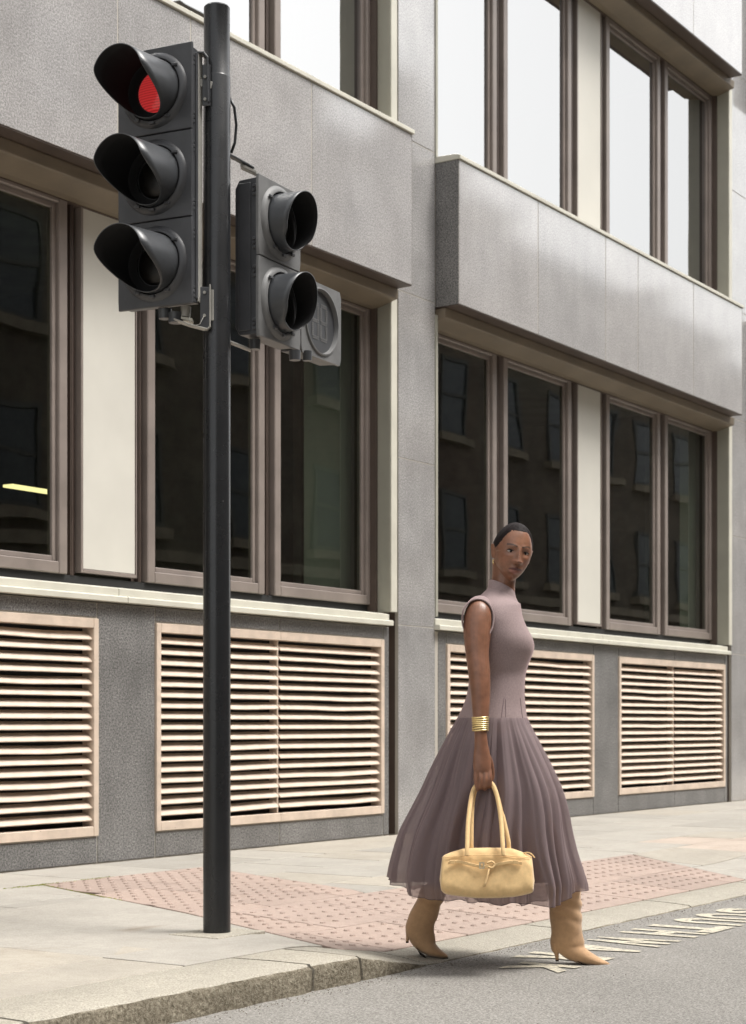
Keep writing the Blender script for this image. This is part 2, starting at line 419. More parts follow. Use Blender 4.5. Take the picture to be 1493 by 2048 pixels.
# sliver between the last blister row and the dropped kerb is covered by the kerb's own bed
kerb = thing('kerb', (6, -3.6, 0), kind='structure')
def kerbstone(x0, x1, chip=0.):
    x0 += .009; x1 -= .009
    n = max(3, int((x1 - x0) / .04)); m = 5; rings = []
    for i in range(n + 1):
        x = x0 + (x1 - x0) * i / n
        zt = zg(x, Y_KF); zbk = zg(x, kb(x))
        yb2 = kb(x) - .004
        e = lambda s_: .012 * noise.noise(Vector((x * 9, s_, 3.1)))
        pr = [(yb2, zbk - .1), (yb2, zbk - .003), (yb2 - .006, zbk), ((yb2 + Y_KF) / 2, (zbk + zt) / 2 + .003), (Y_KF + .022, zt + e(1) * .5),
              (Y_KF + .010 + e(2), zt - .005 + e(5) * .35), (Y_KF + .003 + e(3), zt - .014), (Y_KF - .002 + e(4), zt - .045), (Y_KF - .006 + e(6), zt - .085), (Y_KF - .004 + e(7), -.28)]
        rings.append([(x, y, z) for y, z in pr])
    mb = MB().loft(rings)
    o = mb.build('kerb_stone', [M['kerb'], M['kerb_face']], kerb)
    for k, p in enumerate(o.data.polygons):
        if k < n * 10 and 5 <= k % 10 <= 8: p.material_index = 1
        p.use_smooth = True
    o.data.set_sharp_from_angle(angle=R(50)); return o
ks = [-1.2, .6, 2.35, 3.72, 5.16, 5.47, 5.96, 7.25, 8.6, 9.9, 11.2, 12.5, 13.8, 15.1, 16.4, 17.7, 19, 20.3, 22]
for a, c in zip(ks, ks[1:]): kerbstone(a, c)
box('kerb_stone', M['kerb'], kerb, -40, -1.2, Y_KF, -3.42, -.3, -.001); box('kerb_stone', M['kerb'], kerb, 22, 80, Y_KF, -3.42, -.3, -.001)
# metal collar plate in the flag round the pole
PX, PY = 5.744, -2.89
# painted place name on the road, upside down to us
fc = bpy.data.objects.new('tmp', None)
mk = thing('road_marking', (7.4, -4.2, ZR), kind='structure')
for ch, xc, wd in [('K', 6.14, .23), ('R', 6.45, .22), ('A', 6.80, .22), ('W', 7.11, .27), ('H', 7.47, .18), ('T', 7.73, .28), ('U', 8.03, .21), ('O', 8.29, .22), ('S', 8.56, .21)]:
    cu = bpy.data.curves.new('letter', 'FONT'); cu.body = ch; cu.size = 1; cu.extrude = .0; cu.offset = .042
    tmp = bpy.data.objects.new('t', cu); me = bpy.data.meshes.new_from_object(tmp)
    xs = [v.co.x for v in me.vertices]; ys = [v.co.y for v in me.vertices]
    sx = wd / (max(xs) - min(xs)); sy = (.26 if ch == 'K' else .375) / (max(ys) - min(ys)); mx_ = (max(xs) + min(xs)) / 2; mn = min(ys)
    me.name = 'letter_' + ch.lower()
    for v in me.vertices:
        X = -(v.co.x - mx_) * sx; Y = -(v.co.y - mn) * sy
        v.co = (xc + X, (-4.07 if ch == 'K' else -3.955) + Y, ZR + .004)
    me.materials.clear(); me.materials.append(M['paint'])
    link(bpy.data.objects.new('painted_letter', me), mk)
    bpy.data.objects.remove(tmp)
# grit gathered along the foot of the kerb and weeds in the joints
def scatter(name, mat, pts, size, kind_label):
    b = MB()
    for (x, y, z) in pts:
        s = size * rnd.uniform(.4, 1.3); a = rnd.uniform(0, 6.28)
        vs = [(x + s * math.cos(a + k * 2.09), y + s * math.sin(a + k * 2.09), z) for k in range(3)] + [(x, y, z + s * .9)]
        b.add(vs, [(0, 1, 3), (1, 2, 3), (2, 0, 3)])
    o = b.build(name, mat); tag(o, kind_label, None, None, 'stuff'); return o
pts = []
for i in range(1500):
    x = rnd.uniform(3.5, 12); d = abs(rnd.gauss(0, .05)); pts.append((x, Y_KF - .012 - d, ZR))
for i in range(150):
    x = rnd.uniform(3.5, 10); pts.append((x, rnd.uniform(-6, -3.85), ZR))
tag(scatter('road_grit', M['mortar'], pts, .003, 'loose grit along the foot of the kerb'), cat='grit')
M['moss'] = painted('moss', srgb(124, 128, 50), .9, .2)
M['grass_dry'] = painted('dry_weed', srgb(170, 150, 96), .9, .2)
pts = []
for i in range(500):
    t = rnd.random()
    if rnd.random() < .55: x = 6.93 + rnd.gauss(0, .12); y = -.735 + rnd.gauss(0, .012)
    elif rnd.random() < .5: x = 7.40 + rnd.gauss(0, .06); y = -.725 + rnd.gauss(0, .012)
    else: y = -.76 - .9 * t; x = xb(y) + rnd.gauss(0, .006)
    pts.append((x, y, zg(x, y) - .002))
tag(scatter('moss', M['moss'], pts, .006, 'yellow green moss in the joints at the tip of the pink paving'), cat='moss')

# ------------------------------------------------------------------ office building
BL = thing('office_building', (8.5, .3, 0), 'grey granite office building with cream louvres below long bronze framed windows', 'building')
ZB0, ZB1 = 4.276, 5.50; ST = 3.755
YB = -.22
def panel(x0, x1, z0, z1, y0, mat, name='granite_panel', t=.03, gp=.0045):
    return box(name, mat, BL, x0 + gp, x1 - gp, y0, y0 + t, z0 + gp, z1 - gp, .002)
def windowunit(x0, x1, z0, z1, glass, upper=False, name='window'):
    # outer frame (profile swept round), glass set back
    yf = .175; fw = .075; b = MB()
    for (a, c, d, e) in ((x0, x0 + fw, z0, z1), (x1 - fw, x1, z0, z1)):
        b.box(a, c, yf, .26, d, e)
    b.box(x0 + fw, x1 - fw, yf + .001, .26, z0, z0 + fw); b.box(x0 + fw, x1 - fw, yf + .001, .26, z1 - fw, z1)
    o = b.build(name, M['frame'], BL, .006)
    s = MB(); f2 = .035; a0, a1, c0, c1 = x0 + fw, x1 - fw, z0 + fw, z1 - fw; ys = yf + .028
    s.box(a0 + .001, a0 + f2, ys, .25, c0 + .001, c1 - .001); s.box(a1 - f2, a1 - .001, ys, .25, c0 + .001, c1 - .001)
    s.box(a0 + f2, a1 - f2, ys + .001, .25, c0 + .001, c0 + f2); s.box(a0 + f2, a1 - f2, ys + .001, .25, c1 - f2, c1 - .001)
    s.build('sash', M['frame'], o, .004)
    MB().box(a0 + f2 + .001, a1 - f2 - .001, .222, .230, c0 + f2 + .001, c1 - f2 - .001).build('pane', glass, o)
    return o
def mullion(x0, x1, z0, z1):
    b = MB(); m = (x0 + x1) / 2
    b.box(x0, x1, .235, .262, z0, z1); b.box(m - .012, m - .003, .20, .235, z0, z1); b.box(m + .003, m + .012, .20, .235, z0, z1)
    b.build('mullion', M['frame_d'], BL, .002)
slat_cache = {}
def slatmesh(L, v):
    key = (round(L, 2), v)
    if key in slat_cache: return slat_cache[key]
    b = MB(); n = 14; rr = random.Random(v * 13 + int(L * 100)); rings = []
    bend = rr.uniform(-.013, .013) if v % 3 == 0 else 0; kx = rr.uniform(.2, .8)
    for i in range(n + 1):
        x = L * i / n; s = bend * math.exp(-((x / L - kx) / .2) ** 2) + .0012 * noise.noise(Vector((x * 5, v * 3.3, L)))
        pr = [(.056, .026 + s), (.022, .004 + s), (.004, -.012 + s), (-.001, -.020 + s), (.001, -.0260 + s), (.005, -.0225 + s), (.010, -.014 + s), (.058, .020 + s)]
        rings.append([(x, y, z) for y, z in pr])
    b.loft(rings); me = b.mesh('slat', M['slat'], True); me.set_sharp_from_angle(angle=R(45)); slat_cache[key] = me; return me
def louvre(x0, x1):
    z0, z1 = .173, 1.530; xm = (x0 + x1) / 2; fw = .045; b = MB(); y0 = -.014
    b.box(x0, x0 + fw, y0, .1, z0, z1); b.box(x1 - fw, x1, y0, .1, z0, z1)
    for (a, c) in ((x0 + fw, xm - .001), (xm + .001, x1 - fw)):
        b.box(a, c, y0 + .001, .1, z1 - .06, z1); b.box(a, c, y0 + .001, .1, z0, z0 + .06)
    b.box(xm - .008, xm + .008, y0 + .03, .1, z0 + .06, z1 - .06)
    o = b.build('louvre', M['slat'], BL, .003)
    MB().box(x0 + fw, x1 - fw, .085, .095, z0 + .06, z1 - .06).build('backing', M['void'], o)
    pitch = (1.398 - .275) / 16
    for (a, c) in ((x0 + fw + .002, xm - .010), (xm + .010, x1 - fw - .002)):
        for i in range(17):
            s = bpy.data.objects.new('slat', slatmesh(c - a, rnd.randrange(9)))
            link(s, o, (a, 0.0, 1.43 - .008 - i * pitch * 1.0 - (.004 if i == 16 else 0)))
            s.rotation_euler = (rnd.uniform(-.05, .05), rnd.uniform(-.0022, .0022), 0)
def bay(B, bw, bandj, be0, be1, full=True):
    E = 6.25                                     # bay width to the jamb
    # louvres and plinth
    l1 = (B + .17, B + 2.895); l2 = (B + 3.448, B + 6.166)
    ztop = 1.632
    for (a, c) in (l1, l2):
        louvre(a, c); m = (a + c) / 2
        for (p, q) in ((a, m), (m, c)):
            panel(p, q, 0.0, .168, .0, M['granite_plinth']); panel(p, q, 1.535, ztop, .0, M['granite_plinth'])
    for (p, q) in ((B + .04, l1[0]), (l1[1], l2[0]), (l2[1], B + 6.25)): panel(p, q, 0.0, ztop, .0, M['granite_plinth'])
    wb = MB()
    for (p, q) in ((B, l1[0]), (l1[1], l2[0]), (l2[1], B + E)): wb.box(p, q, .005, .3, -.1, ztop)
    for (a, c) in (l1, l2):
        wb.box(a, c, .005, .3, -.1, .1705); wb.box(a, c, .005, .3, 1.5325, ztop)
        wb.box(a, c, .22, .3, .170, 1.532)
    wb.build('wall', M['joint'], BL)
    # sill in two lengths, two tiers
    xs_ = B + 3.08
    for (a, c, e, d) in ((B - .02, xs_, 0, .04), (xs_ + .004, B + 6.235, .04, 0)):
        MB().prism([(-.055, 1.640), (-.055, 1.676), (-.045, 1.682), (.2, 1.684), (.2, 1.640)], a + e, c + d).build('sill', M['cream'], BL, .003)
        MB().prism([(-.012, 1.6845), (-.012, 1.730), (.06, 1.744), (.28, 1.75), (.28, 1.6845)], a, c).build('sill', M['cream'], BL, .002)
    box('sill_recess', M['dark'], BL, B, B + E, .20, .28, 1.751, 1.81)  # near-black strip standing in for the shaded gap below the frames
    # windows of the ground storey and of the one above
    for z0, z1, gl, up in ((1.812, 4.20, M['glass'], False), (ZB1 + .03, ZB1 + ST - 1.224 - .10, M['glass_up'], True)):
        for (a, c) in ((.06, 1.365), (1.49, 2.815), (3.576, 4.867), (4.988, 6.277)):
            windowunit(B + bw + a, B + bw + c, z0, z1, gl, up)
        for (a, c) in ((1.365, 1.49), (2.815, 2.942), (3.476, 3.576), (4.867, 4.988)): mullion(B + bw + a, B + bw + c, z0 - .02, z1)
        # cream infill panel with a thin frame
        a, c = B + bw + 2.942, B + bw + 3.476
        p = box('infill_panel', M['cream_panel'], BL, a + .022, c - .012, .188, .25, z0 + .045, z1 - .03, .003)
        fb = MB(); fb.box(a, a + .020, .180, .25, z0 + .02, z1); fb.box(c - .010, c, .180, .25, z0 + .02, z1); fb.box(a + .020, c - .010, .181, .25, z0 + .02, z0 + .043); fb.box(a + .02, c - .01, .181, .25, z1 - .028, z1)
        fb.build('trim', M['frame'], p, .002)
        # splayed jambs
        for s in (0, 1):
            if s: q = [(B + E - .005, -.012), (B + E + .085, -.012), (B + E + .085, .30), (B + bw + 6.285, .30), (B + bw + 6.285, .20), (B + E - .005, .0)]
            else: q = [(B + .02, -.012), (B - .01, -.012), (B - .01, .30), (B + bw + .05, .30), (B + bw + .05, .20), (B + .02, 0)]
            zt, zz = (z0 - .06, z1 + .02) if not up else (z0 - .03, z1 + .05)
            n = len(q); b = MB(); b.add([(x, y, zt) for x, y in q] + [(x, y, zz) for x, y in q], [(i, (i + 1) % n, (i + 1) % n + n, i + n) for i in range(n)] + [tuple(range(n)), tuple(range(n, 2 * n))])
            b.build('jamb', M['jamb'], BL, .002)
            if s: box('jamb_edge', M['cream'], BL, B + E - .004, B + E + .083, -.024, -.0125, zt, zz, .003)
    # projecting granite bands with soffit, lintel moulding and coping
    for lv, (zb, zt) in enumerate(((ZB0, ZB1 - .04), (ZB0 + ST, ZB1 + ST - .04))):
        js = bandj
        for (p, q) in zip(js, js[1:]): panel(p, q, zb + .006, zt, YB, M['granite_pol'], t=.03, gp=.0055)
        bb = MB(); bb.box(be0 + .002, be1 - .002, YB + .003, .05, zb + .02, zt - .004); bb.build('band_core', M['joint'], BL)
        # returns at both ends
        for s, x in ((0, be0), (1, be1)):
            b2 = MB().box(x - .004 if s == 0 else x + .001, x - .001 if s == 0 else x + .004, YB + .002, -.001, zb + .008, zt - .002); b2.build('granite_panel', M['granite_plinth' if s == 0 else 'granite_pol'], BL)
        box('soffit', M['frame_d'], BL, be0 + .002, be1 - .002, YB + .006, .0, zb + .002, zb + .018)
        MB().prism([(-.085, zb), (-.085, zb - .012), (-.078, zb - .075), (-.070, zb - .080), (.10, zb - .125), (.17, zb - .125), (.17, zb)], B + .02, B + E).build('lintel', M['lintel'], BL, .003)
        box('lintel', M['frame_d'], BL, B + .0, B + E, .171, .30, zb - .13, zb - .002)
        MB().prism([(YB - .018, zt), (YB - .018, zt + .032), (YB + .03, zt + .045), (.20, zt + .062), (.20, zt)], be0 - .012, be1 + .012).build('coping', M['cream'], BL, .003)
def pier(x0, x1):
    zs = [0.0, 1.656, 2.985, 4.312, 5.545, 6.87, 8.2, 9.5]
    for a, c in zip(zs, zs[1:]): panel(x0, x1, a, c, .0, M['granite_pier'], 'granite_panel', .03, .0035)
    box('wall', M['joint'], BL, x0 + .003, x1 - .003, .003, .4, -.1, 9.5)
    for xa, xc in ((x0 - .14, x0 - .001), (x1 + .001, x1 + .05)):
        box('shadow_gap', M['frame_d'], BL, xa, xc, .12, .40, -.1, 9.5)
    for xx in (x0 - .002, x1 - .004): MB().box(xx, xx + .006, .031, .12, 0, 9.5).build('edge_trim', M['frame_d'], BL)
bays = [(-1.67, .0, None), (5.28, .0, None), (12.23, -.03, None), (19.18, -.03, None)]
bay(5.28, 0, [5.40, 6.755, 8.119, 8.823, 10.176, 11.522], 5.37, 11.522)
bay(12.23, -.03, [12.235, 13.595, 14.938, 15.657, 17.015, 18.36], 12.235, 18.365)
bay(19.18, -.03, [19.2, 20.56, 21.9, 22.6, 23.98, 25.33], 19.185, 25.33)
bay(-1.67, 0, [-1.6, -.24, 1.12, 1.83, 3.2, 4.57], -1.63, 4.57)
for (a, c) in ((4.70, 5.262), (11.663, 12.226), (18.600, 19.165), (25.5, 26.1), (-2.3, -1.72)): pier(a, c)
box('roof', M['roof'], BL, -2.3, 26.1, .3, 9, 9.32, 9.6); box('wall', M['joint'], BL, -2.3, 26.1, 8.7, 9, 0, 9.3)
for x in (-2.3, 26.0): box('wall', M['granite_pier'], BL, x, x + .1, .41, 8.69, 0, 9.31)
# rooms behind the panes
for z0, z1 in ((1.2, 4.5), (5.3, 8.3)):
    box('floor_slab', M['room'], BL, -2.2, 25.9, .5, 7, z0 - .6, z0); box('ceiling', M['room'], BL, -2.2, 25.9, .5, 7, z1, z1 + .2)
    box('room_wall', M['room'], BL, -2.2, 25.9, 6.5, 6.6, z0, z1)
    for x in (1.5, 4.9, 10.7, 11.9, 15.4, 18.9): box('room_wall', M['room'], BL, x, x + .12, 1.2, 6.4, z0, z1)
box('blind', M['blind'], BL, 10.86, 11.50, .34, .345, 1.85, 4.25)
box('blind', M['blind'], BL, 17.95, 18.4, .34, .345, 1.85, 4.25)
tl = Mat('tube_light', g(.8)); tl.i['Emission Color'].default_value = (1, .82, .42, 1); tl.i['Emission Strength'].default_value = 1.3
p0 = dep(40, 973, 13.4)
MB().box(p0.x - .08, p0.x + .52, p0.y, p0.y + .1, p0.z - .008, p0.z + .012).build('tube_light', tl.m, BL)

# ------------------------------------------------------------------ the houses across the street (they show in the panes and in the polished stone)
opp = thing('far_pavement', (10, -12.5, 0), kind='structure')
box('paving', M['slab'], opp, -40, 90, -14.0, -11.6, -.1, 0.0); box('kerb_stone', M['kerb'], opp, -40, 90, -11.6, -11.45, -.15, .0)
def terrace(x0, x1, hh, brick, label, wins, gable=False):
    t = thing('brick_house', ((x0 + x1) / 2, -18, 0), label, 'building')
    yF = -14.0
    MB().box(x0, x1, -24, yF, 0, hh).build('wall', brick, t)
    MB().prism([(-24.2, hh), (yF + .15, hh), (yF + .15, hh + .25), (-15.5, hh + 1.0), (-22.5, hh + 1.0), (-24.2, hh + .25)], x0, x1).build('roof', M['roof'], t)
    if gable:
        xm = (x0 + x1) / 2; b = MB(); b.add([(xm - 2, yF + .05, hh), (xm + 2, yF + .05, hh), (xm + .6, yF + .05, hh + 2.6), (xm - .6, yF + .05, hh + 2.6), (xm - 2, yF - .4, hh), (xm + 2, yF - .4, hh), (xm + .6, yF - .4, hh + 2.6), (xm - .6, yF - .4, hh + 2.6)],
                      [(0, 1, 2, 3), (7, 6, 5, 4), (0, 4, 5, 1), (1, 5, 6, 2), (2, 6, 7, 3), (3, 7, 4, 0)]); b.build('gable', brick, t)
    for x in (x0 + .8, x1 - 1.6): box('chimney', brick, t, x, x + .9, -16.5, -15.7, hh, hh + 1.9)
    for z in (4.0, hh - .4): box('string_course', M['stone'], t, x0, x1, yF, yF + .12, z, z + .22)
    n = int((x1 - x0) / wins); st = (x1 - x0) / n
    for lv in range(int(hh / 3.3)):
        z = 1.3 + lv * 3.3
        for i in range(n):
            xc = x0 + st * (i + .5)
            f = MB(); w2 = .62; hgt = 1.9
            f.box(xc - w2, xc - w2 + .09, yF, yF + .06, z, z + hgt); f.box(xc + w2 - .09, xc + w2, yF, yF + .06, z, z + hgt)
            f.box(xc - w2 + .09, xc + w2 - .09, yF, yF + .06, z, z + .09); f.box(xc - w2 + .09, xc + w2 - .09, yF, yF + .06, z + hgt - .09, z + hgt); f.box(xc - w2 + .09, xc + w2 - .09, yF, yF + .05, z + .95, z + 1.03)
            o = f.build('window', M['far_frame'], t)
            MB().box(xc - w2 + .09, xc + w2 - .09, yF, yF + .02, z + .09, z + hgt - .09).build('pane', M['far_pane'], o)
            box('window_sill', M['stone'], t, xc - w2 - .15, xc + w2 + .15, yF, yF + .2, z - .2, z - .01)
terrace(-14, 4, 12.5, M['brick'], 'long brown brick building across the street behind the camera', 3.0)
terrace(4, 17, 13.5, M['brick2'], 'red brick building across the street facing the louvres', 2.6)
terrace(17, 30, 14.2, M['brick'], 'tall brown brick building mirrored in the left windows', 2.9)
terrace(30, 38, 13.2, M['brick2'], 'red brick house with a gable mirrored in the stone band', 2.5, True)
terrace(38, 52, 12.6, M['brick'], 'brown brick building mirrored in the right windows', 2.8)
terrace(52, 70, 12.0, M['brick2'], 'far red brick building at the end of the street', 3.0)

# ------------------------------------------------------------------ traffic signal
TS = thing('traffic_signal', (PX, PY, 0), 'black traffic signal pole at the kerb with red light lit and a dusty side head', 'traffic light')
def ring(cx, cy, r, z, n=40): return [(cx + r * math.cos(6.28318 * i / n), cy + r * math.sin(6.28318 * i / n), z) for i in range(n)]
pz = 3.575
autosmooth(MB().loft([ring(PX, PY, .0575, -.02), ring(PX, PY, .0570, pz), ring(PX, PY, .0555, pz + .004), ring(PX, PY, .0545, pz + .006), ring(PX, PY, .0545, 3.868), ring(PX, PY, .050, 3.874)]).build('pole', M['pole'], TS), 30)
box('base_plate', M['kerb'], TS, PX - .17, PX + .15, PY - .14, PY + .12, -.02, .0035, .002)
def xfm(phi, o): return Matrix.Translation(o) @ Matrix.Rotation(phi, 4, 'Z')
def smoothst(a, b_, x): t = clamp((x - a) / (b_ - a)); return t * t * (3 - 2 * t)
def visor(T, cx, zc, r, Lf, tilt, r2=.93, mat='visor', thick=.004):
    b = MB(); n = 56; rings = []
    def pt(i, s, off):
        ph = 6.28318 * i / n; L = Lf(ph) * s; rr = (r + off) * (1 - (1 - r2) * (L / .3))
        return (cx + rr * math.sin(ph), -.012 - L, zc + rr * math.cos(ph) - math.tan(tilt) * L)
    for s in (0, .25, .5, .75, 1): rings.append([pt(i, s, 0) for i in range(n)])
    rings.append([pt(i, 1.0, -thick) for i in range(n)])
    for s in (.75, .5, .25, 0): rings.append([pt(i, s, -thick) for i in range(n)])
    b.loft(rings, True, False)
    for k in range(5 * n, len(b.mi)): b.mi[k] = 1
    return b.xf(T)
def head(T, nsec, w, h, dpt, facemat, Lf, tilt, lenses, vr=.125, name='signal_head'):
    H_ = nsec * h
    b = MB()
    # back housing with chamfered edges
    b.prism([(.012, .012), (.012, H_ - .012), (dpt - .02, H_ - .015), (dpt, H_ - .05), (dpt, .05), (dpt - .02, .015)], -w / 2 + .012, w / 2 - .012)
    for k in range(nsec):
        for zz in (.05, h - .07):                 # hinge and latch blocks on both sides
            for s in (-1, 1):
                x = s * (w / 2 - .004)
                for q in range(3): b.box(min(x, x - s * .014), max(x, x - s * .014), .016 + (q % 2) * .006, .036, k * h + zz - .02 + q * .018, k * h + zz - .006 + q * .018)
        b.box(-w / 2 + .03, w / 2 - .03, dpt, dpt + .006, k * h + .08, k * h + .10)
    b.box(w / 2 - .012, w / 2 - .006, .045, dpt - .02, .03, H_ - .03); b.box(-w / 2 + .006, -w / 2 + .012, .045, dpt - .02, .03, H_ - .03)
    b.xf(T); hd = b.build(name, M['sig_black'], TS, .003)
    MB().box(w / 2 - .0115, w / 2 - .004, dpt - .045, dpt - .012, .02, H_ - .02).xf(T).build('edge_strip', M['galv'], hd, .002)
    for k in range(nsec): MB().box(-.03, .03, .03, .06, (k + 1) * h - .001, (k + 1) * h + .012).xf(T).build('lug', M['galv' if k == nsec - 1 else 'sig_black'], hd, .002)
    for k in range(nsec):
        # door plate with a round opening and a raised dished collar
        d = MB(); n = 48; zc = (k + .5) * h; ci = []
        z0, z1 = k * h + .002, (k + 1) * h - .002; x0, x1 = -w / 2, w / 2
        def sq(i):
            a = 6.28318 * i / n + 1e-4; s_, c_ = math.sin(a), math.cos(a)
            m = min((w / 2) / max(abs(s_), 1e-6), (h / 2 - .002) / max(abs(c_), 1e-6)); return s_ * m, zc + c_ * m
        def crc(r, y): return [(r * math.sin(6.28318 * i / n), y, zc + r * math.cos(6.28318 * i / n)) for i in range(n)]
        d.loft([[(sq(i)[0], .014, sq(i)[1]) for i in range(n)], [(sq(i)[0], 0.003, sq(i)[1]) for i in range(n)], [(sq(i)[0] * .985, 0.0, zc + (sq(i)[1] - zc) * .985) for i in range(n)],
                crc(.158, 0), crc(.154, -.006), crc(.148, -.012), crc(.136, -.018), crc(.131, -.018), crc(.129, -.004), crc(.090, .004), crc(.088, .03)], True, False)
        for q_ in range(8 * n, len(d.mi)): d.mi[q_] = 1
        d.xf(T); o = d.build('signal_door', [facemat, M['visor_in']], hd); autosmooth(o, 28)
        visor(T, 0, zc, vr, Lf, tilt).build('visor', [M['visor'], M['visor_in']], hd, smooth=True)
        for a in (.9, -.9, 2.6, -2.6, 3.14):
            x, z = .139 * math.sin(a), zc + .139 * math.cos(a); MB().box(x - .013, x + .013, -.026, -.015, z - .007, z + .007).xf(T).build('clip', M['sig_black'], hd, .003)
        L_ = MB(); L_.loft([crc(.0885, .020), crc(.086, .012), crc(.075, .002), crc(.04, -.006), crc(.004, -.008)], True, True)
        L_.xf(T); L_.build('lens', lenses[k], hd, smooth=True)
    return hd
TA = xfm(R(-81.7), Vector((5.587 - .18 * .144, -2.884 + .18 * .989, 2.604)))
def LfA(ph):
    c = math.cos(ph); return .250 * smoothst(-1.2, .35, c) + .020
head(TA, 3, .36, .36, .105, M['sig_black'], LfA, R(4), [M['amber_off'], M['amber_off'], M['lens_red']])
TB = xfm(R(5.6), Vector((5.866 + .174, -3.017 + .017, 2.505)))
def LfB(ph):
    c = math.cos(ph); return .100 + .030 * c - .020 * smoothst(-.45, -.8, c)
hb = head(TB, 2, .35, .343, .125, M['sig_grey'], LfB, R(0), [M['lens_off'], M['lens_off']], .122)
hb['label'] = 'dusty grey pedestrian head with two unlit lights'
# countdown unit beside the lower lamp
b = MB(); b.prism([(.012, .006), (.012, .325), (.11, .318), (.11, .012)], .185, .535); b.xf(TB); cu = b.build('countdown_unit', M['sig_black'], TS, .003)
d = MB(); n = 48; zc = .167; xc = .36; w_, h_ = .36, .335
def sq(i, m_=1.0):
    a = 6.28318 * i / n + 1e-4; s_, c_ = math.sin(a), math.cos(a)
    m = min((w_ / 2) / max(abs(s_), 1e-6), (h_ / 2) / max(abs(c_), 1e-6)) * m_; return (xc + s_ * m, zc + c_ * m)
def crc(r, y): return [(xc + r * math.sin(6.28318 * i / n), y, zc + r * math.cos(6.28318 * i / n)) for i in range(n)]
d.loft([[(sq(i)[0], .014, sq(i)[1]) for i in range(n)], [(sq(i)[0], 0.0, sq(i)[1]) for i in range(n)], crc(.152, 0), crc(.149, -.007), crc(.143, -.008), crc(.139, .002), crc(.135, .030)], True, True)
autosmooth(d.xf(TB).build('signal_door', M['sig_grey'], cu), 28)
dt = MB()
def dot(x, z):
    dt.box(x - .0032, x + .0032, .010, .017, z - .0032, z + .0032)
for dx in (-.062, .012):                                # two seven-segment figures of eight in small studs
    for q in range(2):
        for k in range(6):
            for z in (-.075, 0, .075): dot(xc + dx + .004 + k * .009, zc + z + q * .009 - .004)
        for k in range(7):
            for z in (-.066, .010):
                for x in (0, .050): dot(xc + dx + x + q * .009 - .004, zc + z + k * .0085)
dt.xf(TB).build('figure_studs', M['sig_grey'], cu)
# brackets
def plate(pts, wid, th=.006, mat='sig_black', name='bracket'):
    b = MB(); pts = [Vector(p) for p in pts]
    for p, q in zip(pts, pts[1:]):
        d = (q - p).normalized(); s = wid.normalized() * wid.length / 2; nn = d.cross(s).normalized() * th / 2; e = d * th * .4
        a0, a1 = p - e, q + e
        b.add([a0 + s + nn, a0 - s + nn, a0 - s - nn, a0 + s - nn, a1 + s + nn, a1 - s + nn, a1 - s - nn, a1 + s - nn], [(0, 1, 2, 3), (7, 6, 5, 4), (0, 4, 5, 1), (1, 5, 6, 2), (2, 6, 7, 3), (3, 7, 4, 0)])
    return b.build(name, M[mat], TS, .0015)
kp = 7.27
dirw = AW * .05
plate([dep(389, 108, kp), dep(408, 108, kp), dep(416, 118, kp), dep(418, 205, kp)], dirw, .008)
plate([dep(398, 165, kp), dep(419, 170, kp)], AW * .02, .03, 'galv')
plate([dep(413, 130, 7.262), dep(413, 210, 7.262)], RT * .034, .006)
plate([dep(410, 575, 7.262), dep(410, 655, 7.262)], RT * .04, .006)
plate([dep(421, 572, kp), dep(421, 655, kp), dep(416, 660, kp), dep(378, 650, kp), dep(350, 640, kp)], dirw, .006, 'galv')
plate([dep(425, 580, 7.26), dep(425, 640, 7.26)], RT * .012, .005, 'galv')
# loop conduit and arm to the side head
b = MB(); b.tube([dep(460, 195, 7.33), dep(469, 215, 7.34), dep(473, 250, 7.35), dep(470, 285, 7.35), dep(463, 305, 7.34)], .006, 8); b.build('cable', M['pole'], TS, smooth=True)
plate([dep(462, 312, 7.34), dep(470, 316, 7.36), dep(495, 330, 7.42), dep(508, 338, 7.44)], AW * .05, .008, 'sig_black')
plate([dep(484, 333, 7.41), dep(512, 346, 7.45)], AW * .05, .012, 'galv')
plate([dep(462, 685, 7.36), dep(500, 700, 7.44)], AW * .05, .008, 'galv')
# entry glands, wires and bolts under both heads
for (x, y, k, s) in ((330, 632, 7.30, .026), (352, 640, 7.29, .03), (372, 628, 7.28, .02), (510, 693, 7.46, .022), (590, 715, 7.6, .024), (615, 716, 7.7, .02)):
    p = dep(x, y, k); autosmooth(MB().loft([ring(p.x, p.y, s, p.z - .012, 14), ring(p.x, p.y, s * 1.1, p.z + .03, 14)]).build('cable_gland', M['galv' if x == 372 else 'visor'], TS))
p = dep(355, 636, 7.3); plate([p, p + RT * .06 + UP * -.012], AW * .06, .012, 'cream', 'terminal_cover')
for (x, y) in ((410, 152), (410, 197), (409, 584), (409, 630)):
    p = dep(x, y, 7.25); autosmooth(MB().tube([p, p + AW * .012], .0065, 8).build('bolt', M['galv'], TS))
pts = [dep(408, 632, 7.25), dep(400, 648, 7.24), dep(385, 652, 7.24), dep(378, 640, 7.25), dep(380, 624, 7.26)]
MB().tube(pts, .0014, 6).build('cable', M['galv'], TS, smooth=True)

